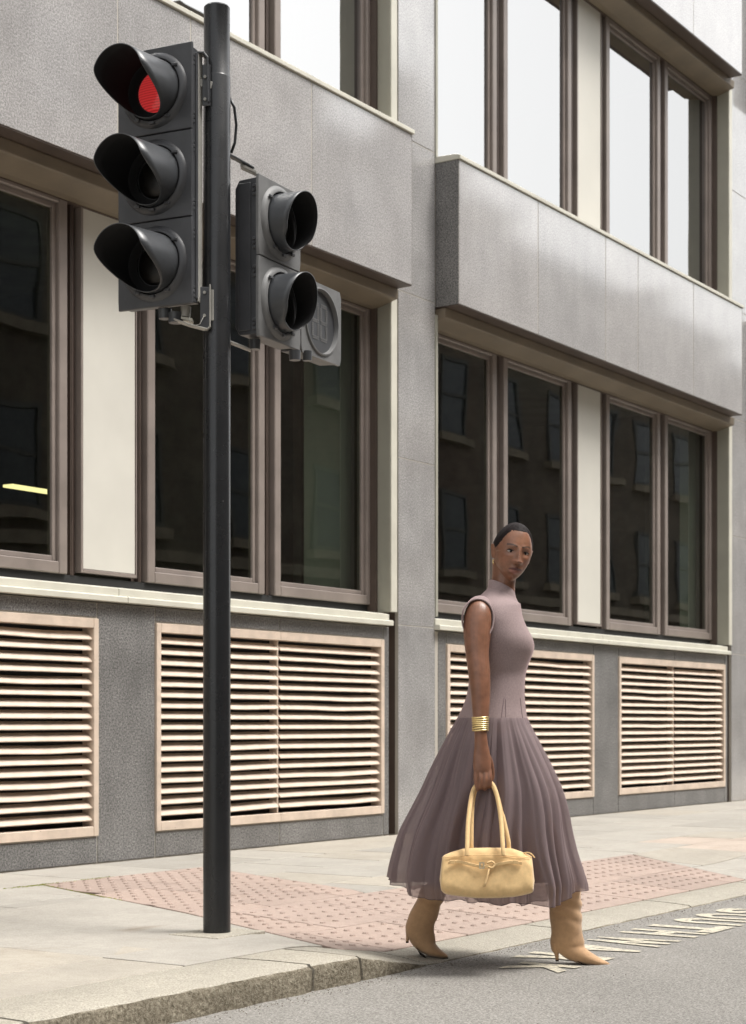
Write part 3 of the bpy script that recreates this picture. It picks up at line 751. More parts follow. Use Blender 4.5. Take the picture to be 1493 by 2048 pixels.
# ------------------------------------------------------------------ person
K0 = 7.05
def W(px, py, dd=0.): return dep(px, py, K0 + dd)
def mpp(dd=0.): return (K0 + dd) / F
def spl(keys, t):                         # smooth interpolation through rows (t, a, b, c...)
    if t <= keys[0][0]: return keys[0][1:]
    if t >= keys[-1][0]: return keys[-1][1:]
    for i in range(len(keys) - 1):
        if keys[i][0] <= t <= keys[i + 1][0]:
            k0 = keys[max(i - 1, 0)]; k1, k2 = keys[i], keys[i + 1]; k3 = keys[min(i + 2, len(keys) - 1)]
            u = (t - k1[0]) / (k2[0] - k1[0]); out = []
            for c in range(1, len(k1)):
                m1 = (k2[c] - k0[c]) / (k2[0] - k0[0]) * (k2[0] - k1[0]) if k2[0] != k0[0] else 0
                m2 = (k3[c] - k1[c]) / (k3[0] - k1[0]) * (k2[0] - k1[0]) if k3[0] != k1[0] else 0
                out.append((2*u**3-3*u**2+1)*k1[c] + (u**3-2*u**2+u)*m1 + (-2*u**3+3*u**2)*k2[c] + (u**3-u**2)*m2)
            return tuple(out)
def vloft(keys, y0, y1, n, seg=28, sup=1.0, slant=0.):
    """rows (y, xl, xr, dd, half depth): stacked level rings"""
    rings = []
    for i in range(n + 1):
        y = y0 + (y1 - y0) * i / n; xl, xr, dd, hd = spl(keys, y); cx = (xl + xr) / 2; hw = (xr - xl) / 2 * mpp(dd)
        c = W(cx, y, dd); rg = []
        for j in range(seg):
            a = 6.28318 * j / seg; ca_, sa_ = math.cos(a), math.sin(a)
            rg.append(c + RT * hw * math.copysign(abs(ca_) ** sup, ca_) - AW * hd * math.copysign(abs(sa_) ** sup, sa_) + UP * slant * hw * -ca_)
        rings.append(rg)
    return rings
def ploft(keys, n, seg=18):
    """rows (t, px, py, dd, half thickness px, half depth m): rings square to a path in the picture plane"""
    rings = []; t0, t1 = keys[0][0], keys[-1][0]
    def at(t): return spl(keys, t)
    for i in range(n + 1):
        t = t0 + (t1 - t0) * i / n; x, y, dd, hw, hd = at(t); e = (t1 - t0) * .01
        a_, b_ = at(max(t0, t - e)), at(min(t1, t + e)); p, q = W(*a_[:3]), W(*b_[:3]); d = (q - p).normalized()
        s = d.cross(AW); s = s.normalized(); v = s.cross(d).normalized(); c = W(x, y, dd); h = hw * mpp(dd)
        rings.append([c + s * h * math.cos(6.28318 * j / seg) + v * hd * math.sin(6.28318 * j / seg) for j in range(seg)])
    return rings
PB = W(1000, 1926, 0); PB.z = ZR
PN = thing('person', PB, 'woman in a mauve sleeveless dress and tan heeled boots stepping off the kerb', 'person')
# --- head, in its own frame: x to her left (picture right), y backward, z up
HC = W(1025.5, 1106, .02)
def headpt(dx, dy, dz):
    """unit direction -> point of the skull and face"""
    x = .074 * dx; y = .094 * dy; z = .117 * dz
    fr = max(0, -dy)
    if dz < 0:                              # jaw narrows and the back of the head tucks in to the nape
        k = -dz
        x *= 1 - .33 * k ** 1.9
        if dy > 0: y *= 1 - .62 * k ** 1.1
        else: y *= 1 + .02 * k
    else:
        x *= 1 + .05 * (1 - dz); y *= (1.08 if dy > 0 else 1.0)
    y *= (.93 if dy < 0 else 1)
    gs = lambda x0, z0, sx, sz: math.exp(-((x - x0) / sx) ** 2 - ((z - z0) / sz) ** 2)
    if fr > .0:
        f = min(1, fr * 1.6); ax = abs(x); o = 0
        wf = .35 * f * smoothst(.072, .040, ax) * smoothst(.05, .35, fr); y = y * (1 - wf) + (-.084 + 7.8 * ax * ax) * wf
        tz = clamp((z + .036) / -.05 * -1)
        # nose: ridge widening and rising to the tip
        if -.05 < z < .03:
            u = clamp((.022 - z) / .060)
            o += (.005 + .020 * u ** 1.3) * math.exp(-(x / (.0070 + .0075 * u ** 2)) ** 2) * smoothst(-.050, -.037, z) * smoothst(.032, .008, z)
        o += .0085 * (gs(.0145, -.038, .007, .006) + gs(-.0130, -.038, .007, .006))        # wings of the nose
        o += .0045 * (gs(.027, .022, .018, .008) + gs(-.027, .022, .018, .008))           # brow
        o -= .0095 * (gs(.030, .002, .014, .0095) + gs(-.030, .002, .014, .0095))         # sockets
        o += .0035 * (gs(.030, .000, .012, .005) + gs(-.030, .000, .012, .005))           # lids
        o += .0050 * (gs(.041, -.020, .016, .012) + gs(-.041, -.020, .016, .012))         # cheekbones
        o -= .0040 * (gs(.040, -.052, .014, .018) + gs(-.040, -.052, .014, .018))
        o += .0085 * math.exp(-(x / .024) ** 2 - ((z + .0635) / .0060) ** 2)              # upper lip
        o += .0090 * math.exp(-(x / .022) ** 2 - ((z + .0785) / .0075) ** 2)              # lower lip
        o -= .0035 * math.exp(-(x / .018) ** 2 - ((z + .0700) / .0022) ** 2)
        o -= .0030 * math.exp(-(x / .016) ** 2 - ((z + .0905) / .0040) ** 2)
        o += .0085 * gs(0, -.104, .020, .012)                                             # chin
        o += .0050 * gs(0, -.060, .030, .022)                                             # muzzle
        y -= o * min(1, fr * 2.2)
    return Vector((x, y, z))
yaw, roll, pit = R(14), R(8.5), R(3)
HM = Matrix.Translation(HC) @ Matrix.Rotation(TH - R(90), 4, 'Z') @ Matrix.Rotation(roll, 4, 'Y') @ Matrix.Rotation(yaw, 4, 'Z') @ Matrix.Rotation(pit, 4, 'X')
HI = HM.inverted()
def headmesh(nu=120, nv=90, off=0.):
    rings = []
    for i in range(1, nv):
        th_ = math.pi * i / nv
        rings.append([headpt(math.sin(th_) * math.sin(6.28318 * j / nu), -math.sin(th_) * math.cos(6.28318 * j / nu), math.cos(th_)) for j in range(nu)])
    return rings
hb_ = MB().loft(headmesh()); hb_.xf(HM)
body = MB(); body.v = hb_.v; body.f = hb_.f; body.mi = hb_.mi
# ears
for s in (-1, 1):
    e = []
    for i in range(9):
        u = i / 8; r = .0165 * math.sin(math.pi * (u * .9 + .08)) ** .6 * (1.1 - .45 * u); z = .024 - .058 * u
        e.append([HM @ Vector((s * (.0775 - .010 * u + .006 * math.sin(a)) * 1.0 + s * .0085 * (1 if math.cos(a) > .2 else .35), .010 - .003 * u + r * math.cos(a), z)) for a in [6.28318 * j / 12 for j in range(12)]])
    body.loft(e)
# neck
body.loft(vloft([(1120, 985, 1040, .045, .056), (1150, 985, 1034, .045, .054), (1170, 983, 1031, .04, .055), (1195, 980, 1030, .03, .05), (1215, 985, 1025, .02, .05)], 1120, 1215, 12, 24))
# trunk (a little inside the dress)
TR = [(1190, 980, 1028, .02, .05), (1205, 958, 1034, .015, .10), (1222, 940, 1044, .01, .158), (1250, 935, 1049, .005, .162), (1290, 934, 1061, 0, .158), (1320, 938, 1055, 0, .142),
      (1350, 941, 1048, 0, .128), (1385, 938, 1047, 0, .14), (1430, 926, 1050, 0, .165), (1480, 918, 1055, 0, .178), (1520, 925, 1050, 0, .165)]
body.loft([[(p - c) * .965 + c for p in r for c in [sum(r, Vector()) / len(r)]] for r in vloft(TR, 1190, 1520, 30)])
# legs
body.loft(ploft([(0, 968, 1470, .07, 42, .085), (1, 948, 1580, .08, 36, .078), (2, 920, 1680, .10, 25, .055), (3, 866, 1790, .11, 19, .045), (4, 846, 1850, .11, 13, .03)], 24))
body.loft(ploft([(0, 1005, 1470, -.07, 42, .085), (1, 1045, 1580, -.06, 36, .078), (2, 1095, 1690, -.02, 28, .062), (3, 1130, 1790, 0, 25, .056), (4, 1135, 1870, 0, 16, .038)], 24))
# near arm
AR = [(0, 962, 1206, -.12, 10, .015), (.25, 958.5, 1213, -.137, 21, .036), (.6, 957, 1230, -.153, 27.5, .046), (1, 955, 1262, -.168, 28, .049), (1.6, 955, 1305, -.19, 23.5, .043), (2.2, 959, 1345, -.21, 22, .041),
      (2.6, 961, 1375, -.222, 20.5, .038), (3, 962, 1405, -.232, 18.5, .033), (3.5, 962, 1440, -.243, 15.5, .027), (4, 962, 1468, -.250, 12.8, .022), (4.4, 963, 1488, -.254, 13.5, .019), (4.8, 964, 1508, -.258, 16.5, .0165),
      (5.2, 965, 1530, -.262, 18.3, .0165), (5.5, 965.5, 1544, -.264, 17.5, .0150), (5.65, 965.5, 1550, -.264, 14, .009)]
body.loft(ploft(AR, 64, 24))
# far arm hangs behind the trunk
body.loft(ploft([(0, 1010, 1212, .13, 20, .04), (1, 1003, 1262, .155, 24, .046), (2, 990, 1345, .185, 20, .04), (3, 982, 1440, .19, 14, .026), (3.6, 981, 1500, .19, 14, .018), (4.2, 983, 1540, .18, 12, .016)], 30))
def finger(pts, rs):
    ks = [(i, p[0], p[1], p[2], r, r * mpp(-.26) * .95) for i, (p, r) in enumerate(zip(pts, rs))]
    n = (len(pts) - 1) * 6; q = []; rr = []
    for i in range(n + 1):
        x, y, dd, a, b_ = spl(ks, i / 6); q.append(W(x, y, dd)); rr.append(a * mpp(-.26))
    body.tube(q, rr, 10)
# four fingers folded round the handles, little finger pointing down, thumb on the forward side
finger([(978.5, 1538, -.262), (980.5, 1556, -.274), (979.5, 1570, -.270), (977.5, 1573, -.248), (976, 1566, -.236)], [5.4, 5.0, 4.7, 4.4, 3.8])
finger([(970.5, 1540, -.265), (971.5, 1560, -.278), (971, 1574, -.272), (970, 1577, -.249), (969.5, 1569, -.236)], [5.4, 5.0, 4.7, 4.4, 3.8])
finger([(961.5, 1541, -.265), (961.5, 1560, -.277), (961.5, 1573, -.271), (961.5, 1576, -.250), (961.5, 1568, -.237)], [5.2, 4.7, 4.4, 4.2, 3.7])
finger([(953, 1538, -.260), (951.5, 1555, -.270), (953, 1568, -.272), (955.5, 1578, -.268), (956.5, 1583, -.265)], [4.9, 4.3, 4.0, 3.7, 3.0])
finger([(973, 1505, -.255), (981, 1522, -.245), (985, 1540, -.238), (985.5, 1554, -.236), (983, 1562, -.240)], [5.5, 5.4, 4.8, 4.4, 3.5])
tmpo = bpy.data.objects.new('tmp_body', body.mesh('tmp_body', [], False)); C.objects.link(tmpo)
rm = tmpo.modifiers.new('r', 'REMESH'); rm.mode = 'VOXEL'; rm.voxel_size = .0028; rm.use_smooth_shade = True
sm_ = tmpo.modifiers.new('s', 'SMOOTH'); sm_.factor = .5; sm_.iterations = 1
bme = bpy.data.meshes.new_from_object(tmpo.evaluated_get(bpy.context.evaluated_depsgraph_get()))
bpy.data.objects.remove(tmpo); bme.name = 'body'
ca = bme.color_attributes.new('tone', 'FLOAT_COLOR', 'POINT')
S0 = (.215, .098, .058); LIPU = (.095, .034, .032); LIPL = (.27, .112, .085); BR = (.020, .011, .008); CHK = (.31, .12, .07); NAIL = (.62, .48, .40)
def mixc(a, b_, t): return tuple(a[i] * (1 - t) + b_[i] * t for i in range(3))
for i, v in enumerate(bme.vertices):
    c = S0; p = v.co
    if p.z > 1.42:
        q = HI @ p
        if q.y >= -.03 and q.z > -.035: c = mixc(c, (.03, .02, .017), .9 * smoothst(-.03, -.005, q.y) * smoothst(.0, .03, q.z) * (0 if (q.x * q.x > .0062 and q.z < .03) else 1))
        if q.y < -.03 and abs(q.x) < .07 and -.12 < q.z < .13:
            x, z = q.x, q.z; ax = abs(x)
            c = mixc(c, CHK, .5 * math.exp(-((ax - .043) / .016) ** 2 - ((z + .030) / .018) ** 2))
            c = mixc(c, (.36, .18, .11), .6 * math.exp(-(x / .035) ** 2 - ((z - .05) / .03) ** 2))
            c = mixc(c, (.03, .02, .017), .85 * smoothst(.084, .100, z + .45 * max(0, ax - .040) ))
            # brows: arched strips
            if .010 < ax < .050:
                zc = .0225 + .0065 * math.sin(clamp((ax - .010) / .040) * 2.4); c = mixc(c, BR, .88 * math.exp(-((z - zc) / .0036) ** 4))
            hw_ = .0275
            if ax < hw_:
                up = -.0665 + .0080 * (1 - (ax / hw_) ** 1.3) - .0012 * math.exp(-(x / .004) ** 2); mid = -.0700; low = -.0700 - .0155 * (1 - (ax / hw_) ** 2)
                if mid <= z < up: c = mixc(c, LIPU, .95)
                elif low < z < mid: c = mixc(c, LIPL, .9)
            c = mixc(c, (.07, .03, .018), .8 * math.exp(-((ax - .0065) / .0035) ** 2 - ((z + .0470) / .0022) ** 2))     # nostrils
            c = mixc(c, (.09, .036, .024), .45 * math.exp(-((ax - .031) / .013) ** 2 - ((z - .0075) / .0035) ** 2))    # eye shadow
    ca.data[i].color = (*c, 1)
sk = Mat('skin', rough=.42, spec=.5)
at = sk.n.new('ShaderNodeAttribute'); at.attribute_name = 'tone'
sk.col(sk.mix(1, at.outputs['Color'], sk.ramp(sk.noise(35, 4), [(.3, g(.80)), (.7, g(1.14))]), 'MULTIPLY'))
sk.i['Subsurface Weight'].default_value = .12; sk.i['Subsurface Radius'].default_value = (.012, .004, .002); sk.i['Subsurface Scale'].default_value = .5
sk.rough(sk.noise(90, 3), .30, .46); sk.bump(sk.noise(700, 2), .08, .0006)
bme.materials.clear(); bme.materials.append(sk.m)
bo = link(bpy.data.objects.new('body', bme), PN)
for p in bme.polygons: p.use_smooth = True
# --- hair: close, slicked back cap over the skull with a soft hairline
hm_ = Mat('hair', srgb(24, 20, 20), .62, .12); hm_.bump(hm_.noise(160, 3, .6, stretch=(3, .5, 1)), .5, .002)
hm_.col(hm_.mix(1, srgb(36, 30, 30), hm_.ramp(hm_.noise(120, 3, .6, stretch=(3, .5, 1)), [(.35, g(.45)), (.65, g(1.3))]), 'MULTIPLY'))
hr = MB(); nu, nv = 96, 60; idx = {}
for i in range(nv + 1):
    for j in range(nu):
        th_ = math.pi * .86 * i / nv + 1e-3; a = 6.28318 * j / nu
        d = Vector((math.sin(th_) * math.sin(a), -math.sin(th_) * math.cos(a), math.cos(th_))); p = headpt(*d)
        # hairline height as a function of the direction round the head
        f = -d.y / max(1e-4, math.hypot(d.x, d.y)) if th_ > .02 else 1
        line = .0975 - .070 * (1 - smoothst(.20, .80, f)) - .050 * (1 - smoothst(-.3, .25, f))
        line += .0035 * noise.noise(Vector((a * 9, 0, 0))) if f < .999 else 0
        k = clamp((p.z - line) / .02); t = .0008 + .0060 * k ** .6
        hr.v.append(tuple(HM @ (p * (1 + t / max(p.length, .01)) if p.z > line - .012 else p * .985)))
for i in range(nv):
    for j in range(nu):
        a = i * nu + j; b_ = i * nu + (j + 1) % nu
        hr.f.append((a, b_, b_ + nu, a + nu)); hr.mi.append(0)
hr.build('hair', hm_.m, PN, smooth=True)
bn = MB(); bc = Vector((0, .112, .022)); rg = []
for i in range(1, 12):
    th_ = math.pi * i / 12; rg.append([HM @ (bc + Vector((.026 * math.sin(th_) * math.cos(6.28318 * j / 20), .020 * math.cos(th_), .026 * math.sin(th_) * math.sin(6.28318 * j / 20)))) for j in range(20)])
bn.loft(rg); bn.build('hair_bun', hm_.m, PN, smooth=True)
# --- eyes: almond of white with iris, and lash line
wh = Mat('eye_white', srgb(176, 166, 160), .2).m; ir = Mat('iris', srgb(30, 18, 13), .1).m; la = Mat('lashes', srgb(20, 13, 12), .6).m
for s in (-1, 1):
    ex, ez = s * .0305, .0015; yy = headpt(*(Vector((ex / .072, -.88, ez / .117)).normalized())).y
    dg = bpy.context.evaluated_depsgraph_get
    # find the skin in front of the socket
    org = HM @ Vector((ex, -.2, ez)); drr = (HM.to_3x3() @ Vector((0, 1, 0))).normalized()
    okk, hit, nn_, _ = bo.data.validate() or False, None, None, None
    from mathutils.bvhtree import BVHTree
    if s == -1: bvh = BVHTree.FromPolygons([v.co for v in bme.vertices], [tuple(p.vertices) for p in bme.polygons])
    hit = bvh.ray_cast(org, drr)[0]; yh = (HI @ hit).y
    n = 20
    def alm(sx, su, sl, y):
        out = []
        for k in range(n):
            a = 6.28318 * k / n; c_, s_ = math.cos(a), math.sin(a)
            xx = ex + sx * c_; dz = (su if s_ > 0 else sl) * s_ * (1 - .15 * abs(c_)) + s * .0012 * c_
            out.append(HM @ Vector((xx, y + 5.5 * (xx - ex) ** 2 * 2 + (abs(xx) - .03) * .25, ez + dz)))
        return out
    b = MB(); b.loft([alm(.0160, .0046, .0052, yh + .004), alm(.0155, .0044, .0050, yh - .0008), alm(.006, .0016, .002, yh - .0014)]); b.build('eye', wh, PN, smooth=True)
    b = MB(); ic = Vector((ex - .0005, yh - .0020, ez - .0004)); b.loft([[HM @ (ic + Vector((r * math.cos(a), yo, r * .88 * math.sin(a)))) for a in [6.28318 * k / 14 for k in range(14)]] for r, yo in ((.0056, .0008), (.0050, -.0002), (.001, -.0004))]); b.build('iris', ir, PN, smooth=True)
    up = alm(.0168, .0054, .0050, yh - .0022); b = MB()
    arc = [up[k] for k in range(0, n // 2 + 1)]; b.tube(arc, [0.0008 + .0014 * math.sin(math.pi * k / (len(arc) - 1)) for k in range(len(arc))], 6); b.build('eyelashes', la, PN)
# --- earring and bangles
M['gold'] = Mat('gold', srgb(238, 214, 156), .3, .5, 1).m
p = HM @ Vector((-.0700, .012, -.040)); b = MB(); b.tube([p + (RT * .35 + AW * .93) * .009 * math.sin(6.28318 * k / 16) + UP * .009 * math.cos(6.28318 * k / 16) - UP * .007 for k in range(17)], .0020, 8); b.build('earring', M['gold'], PN, smooth=True)
for k in range(7):
    y = 1435.5 + k * 4.2; x, y_, dd, hw, hd = spl(AR, 3.5 + (y - 1440) / 28 * .5); b = MB(); c = W(961.5, y, dd); h = (15.6 - k * .12) * mpp(dd); rr = []
    for q in range(33):
        a = 6.28318 * q / 32; rr.append(c + RT * (h + .001) * math.cos(a) - AW * (hd + .0035) * math.sin(a) + UP * (.0012 * math.sin(a * 2 + k)))
    b.tube(rr, .0036, 8, False); b.build('bangle', M['gold'], PN, smooth=True)
# --- dress: ribbed knit bodice and a chiffon skirt in pleats
def knit():
    m = Mat('mauve_knit', srgb(124, 103, 104), .85, .2)
    n = m.noise(420, 2, .6, stretch=(1, 1, .35)); m.col(m.mix(1, srgb(146, 129, 128), m.ramp(n, [(.3, g(.80)), (.7, g(1.12))]), 'MULTIPLY'))
    m.i['Sheen Weight'].default_value = .35; m.i['Sheen Roughness'].default_value = .4; m.i['Sheen Tint'].default_value = srgb(220, 190, 190)
    m.bump(n, .25, .0015); return m.m
M['knit'] = knit()
def chiffon():
    m = Mat('mauve_chiffon', rough=.7, spec=.25)
    n = m.noise(500, 2, .6); c = m.mix(1, srgb(140, 124, 125), m.ramp(n, [(.3, g(.9)), (.7, g(1.08))]), 'MULTIPLY'); m.col(c)
    m.i['Sheen Weight'].default_value = .4; m.i['Sheen Tint'].default_value = srgb(215, 185, 190); m.i['Sheen Roughness'].default_value = .35
    tr = m.n.new('ShaderNodeBsdfTransparent'); tr.inputs[0].default_value = (.93, .88, .88, 1)
    tl = m.n.new('ShaderNodeBsdfTranslucent'); m.L(c, tl.inputs[0])
    m1 = m.n.new('ShaderNodeMixShader'); m1.inputs[0].default_value = .22; m.L(m.b.outputs[0], m1.inputs[1]); m.L(tl.outputs[0], m1.inputs[2])
    lw = m.n.new('ShaderNodeLayerWeight'); lw.inputs[0].default_value = .35
    mr = m.n.new('ShaderNodeMapRange'); mr.inputs[3].default_value = .66; mr.inputs[4].default_value = .98; m.L(lw.outputs['Facing'], mr.inputs[0])
    m2 = m.n.new('ShaderNodeMixShader'); m.L(mr.outputs[0], m2.inputs[0]); m.L(tr.outputs[0], m2.inputs[1]); m.L(m1.outputs[0], m2.inputs[2])
    m.L(m2.outputs[0], m.n['Material Output'].inputs[0]); return m.m
M['chiffon'] = chiffon()
BD = [(1186, 976, 1034.5, .030, .064), (1191, 973, 1036, .026, .072), (1197, 964, 1038, .02, .090), (1205, 949, 1041, .016, .124), (1214, 938, 1042, .012, .150), (1235, 931, 1046, .008, .170), (1260, 929, 1055, .004, .172), (1280, 930, 1063, 0, .168), (1297, 931, 1065, 0, .162), (1312, 932, 1062.5, 0, .154), (1330, 935, 1057, 0, .145),
      (1352, 938, 1051.5, 0, .134), (1385, 935, 1049.5, 0, .142), (1415, 926, 1051, 0, .156), (1442, 913, 1056, 0, .172)]
sg = 72; rings = vloft(BD, 1186, 1444, 54, sg)
# chest: fill forward on the near side so the bust turns the light
for i, r in enumerate(rings):
    y = 1186 + 258 * i / 54
    for j in range(sg):
        a = 6.28318 * j / sg
        for a0, am in ((.55, .011), (-.45, .007)):
            d = (a - a0 + math.pi) % (2 * math.pi) - math.pi
            r[j] = r[j] + (RT * math.cos(a0) - AW * math.sin(a0)) * am * math.exp(-(d / .55) ** 2 - ((y - 1290) / 30) ** 2)
        r[j] = r[j] - UP * (.024 * math.cos(a) * smoothst(1212, 1190, y)) + UP * (.0022 * noise.noise(r[j] * 9)) + RT * .0035 * noise.noise(r[j] * 11 + Vector((3, 1, 9)))
sl_ = MB(); sl_.loft(rings, True, False); bod = sl_.build('bodice', M['knit'], PN, smooth=True)
# mock collar
cr = []
for (y, xl, xr, dd, hd, t) in ((1201, 966, 1040, .02, .080, 0), (1194, 973, 1035, .026, .068, .0), (1186, 977, 1033, .03, .062, 0), (1174, 977.5, 1030.5, .035, .0605, 0), (1172, 979, 1029, .035, .058, 0), (1178, 980, 1028, .035, .056, 0)):
    c = W((xl + xr) / 2, y, dd); hw = (xr - xl) / 2 * mpp(dd)
    cr.append([c + RT * hw * math.cos(a) - AW * hd * math.sin(a) + UP * (-.024 * math.cos(a) + .006 * math.sin(a)) for a in [6.28318 * k / 40 for k in range(40)]])
MB().loft(cr, True, False).build('collar', M['knit'], PN, smooth=True)
# shoulder cap of knit and bound armhole
ah = []
for k in range(29):
    a = 6.28318 * k / 28; x = 956.5 + 31.5 * math.cos(a) + 1.5 * math.sin(a * 2); y = 1241 - 43 * math.sin(a); dd = -.168 - .018 * (1 - math.sin(a)) + .012 * math.cos(a)
    dd += .05 * max(0, -math.cos(a)) * max(0, .35 - math.sin(a)); ah.append(W(x, y, dd))
MB().tube(ah, .0036, 8, False).build('armhole_binding', M['knit'], PN, smooth=True)
cap = MB(); rg = []
for q in range(7):
    u = q / 6; row = []
    for k in range(17):
        a = math.pi * (-.12 + 1.24 * k / 16); ax_, ay_ = 956.5 + 31.5 * math.cos(a), 1241 - 43 * math.sin(a); dd_ = -.168 - .018 * (1 - math.sin(a)) + .012 * math.cos(a)
        bx_, by_, bd_ = 962 + 36 * math.cos(a), 1238 - 44 * math.sin(a), -.05
        s_ = W(ax_ + (bx_ - ax_) * u, ay_ + (by_ - ay_) * u - 5 * math.sin(math.pi * u) * max(0, math.sin(a)), dd_ + (bd_ - dd_) * u); row.append(s_)
    rg.append(row)
cap.loft(rg, False, False); cap.build('shoulder', M['knit'], PN, smooth=True)
# skirt
SK = [(1436, 915.5, 1055.5, 0, .172), (1450, 908, 1060, 0, .182), (1480, 892, 1073, 0, .20), (1510, 877, 1086, 0, .212), (1545, 861, 1101, .0, .226), (1580, 846, 1114, .0, .24), (1620, 826, 1124, .0, .252), (1660, 806, 1131, .0, .262), (1700, 792, 1141, .0, .268), (1740, 781, 1155, .0, .27), (1765, 778, 1163, .0, .268), (1790, 783, 1163, .0, .262), (1830, 800, 1155, 0, .25)]
near = [(776, 1756), (800, 1776), (830, 1790), (858, 1792), (880, 1793), (905, 1790), (940, 1793), (990, 1796), (1040, 1794), (1075, 1798), (1100, 1806), (1118, 1797), (1135, 1790), (1152, 1781), (1166, 1774)]
far = [(776, 1756), (830, 1788), (880, 1786), (930, 1800), (975, 1819), (1020, 1823), (1060, 1818), (1098, 1811), (1130, 1795), (1166, 1774)]
def lin(t, x):
    for (a, b_), (c, d) in zip(t, t[1:]):
        if x <= c: return b_ + (d - b_) * clamp((x - a) / (c - a))
    return t[-1][1]
ns, nr = 420, 64; rg = []
ph = [rnd.uniform(0, 6.28) for _ in range(8)]
def fold(a, v):
    w_ = .55 * noise.noise(Vector((math.cos(a) * 1.7, math.sin(a) * 1.7, v * .9)))
    s1 = math.sin(17 * a + 3.0 * w_ + ph[0]); s2 = math.sin(31 * a + 5 * w_ + ph[1] + v); s3 = math.sin(9 * a + ph[2] - 1.1 * v)
    s1 = math.copysign(abs(s1) ** .55, s1)
    s4 = abs(math.sin(23.5 * a + 6 * w_ + ph[3])) ** .5 - .6
    k_ = .55 + .9 * clamp(.5 + noise.noise(Vector((math.cos(a) * 2.3, math.sin(a) * 2.3, 11))))
    return k_ * (.42 * s4 + .35 * s1) + .20 * s2 + .38 * s3 + .5 * noise.noise(Vector((math.cos(a) * 6, math.sin(a) * 6, v * 1.5 + 4)))
for i in range(nr + 1):
    v = i / nr; row = []
    for j in range(ns):
        a = 6.28318 * j / ns; x_ref = 971 + 195 * math.cos(a)
        hem = lin(near if math.sin(a) >= 0 else far, x_ref); y = 1436 + (hem - 1436) * v
        xl, xr, dd, hd = spl(SK, y); cx = (xl + xr) / 2; hw = (xr - xl) / 2 * mpp(dd)
        amp = (.002 + .040 * v ** .75) * (1 - .35 * abs(math.cos(a)) ** 6); f = fold(a, v) * amp
        # knee of the leading leg and the drape between the legs
        f += .030 * math.exp(-((a - .75) / .5) ** 2) * math.sin(math.pi * clamp(v * 1.05)) - .022 * math.exp(-((a - 1.9) / .5) ** 2) * v
        c = W(cx, y, dd); tuck = 1 - .10 * smoothst(.9, 1, v) * (1 if 2.1 < a < 2.9 else 0)
        row.append(c + RT * (hw + f * (1 if math.cos(a) > 0 else 1)) * math.cos(a) - AW * (hd + f) * math.sin(a) * tuck + UP * (.004 * math.sin(24 * a) + .012 * noise.noise(Vector((math.cos(a) * 5, math.sin(a) * 5, 2)))) * v ** 3)
    rg.append(row)
skm = MB(); skm.loft(rg, True, False); skirt = skm.build('skirt', M['chiffon'], PN, smooth=True)
# rolled hem, slightly darker where the cloth doubles
M['lining_seam'] = Mat('seam_thread', srgb(112, 94, 97), .8).m
M['hem'] = Mat('hem_thread', srgb(70, 56, 60), .8).m
MB().tube([rg[-1][j] for j in range(ns)] + [rg[-1][0]], .0013, 5, False).build('hem', M['hem'], skirt)
# inner lining down to the knee, darkened in colour for shade in the folds
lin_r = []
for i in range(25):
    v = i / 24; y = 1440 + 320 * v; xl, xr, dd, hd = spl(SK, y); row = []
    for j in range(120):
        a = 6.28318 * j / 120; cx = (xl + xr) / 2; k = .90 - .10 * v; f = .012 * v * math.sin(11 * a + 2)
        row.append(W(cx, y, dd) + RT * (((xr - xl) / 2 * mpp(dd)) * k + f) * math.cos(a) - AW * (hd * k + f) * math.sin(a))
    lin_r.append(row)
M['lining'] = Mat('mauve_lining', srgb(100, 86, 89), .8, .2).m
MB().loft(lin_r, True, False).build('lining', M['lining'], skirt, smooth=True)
# waist seam tabs
for pts_ in ([(1009, 1396), (1006, 1415), (1003, 1440)], [(1012, 1398), (1012, 1420), (1012, 1441), (1026, 1444), (1040, 1441)], [(1041, 1396), (1043, 1415), (1046, 1438)], [(985, 1442), (975, 1441), (955, 1436), (930, 1433)]):
    q_ = []
    for (x, y) in pts_:
        for r_ in range(1):
            o_ = W(x, y, -1.0); d_ = (W(x, y, 0) - o_).normalized()
            if 'bv2' not in globals(): bv2 = BVHTree.FromPolygons([v.co for v in bod.data.vertices], [tuple(f.vertices) for f in bod.data.polygons])
            h_ = bv2.ray_cast(o_, d_)[0]
            if h_: q_.append(h_ - d_ * .0006)
    if len(q_) > 1: MB().tube(q_, .0013, 5).build('seam', M['lining_seam'], PN)
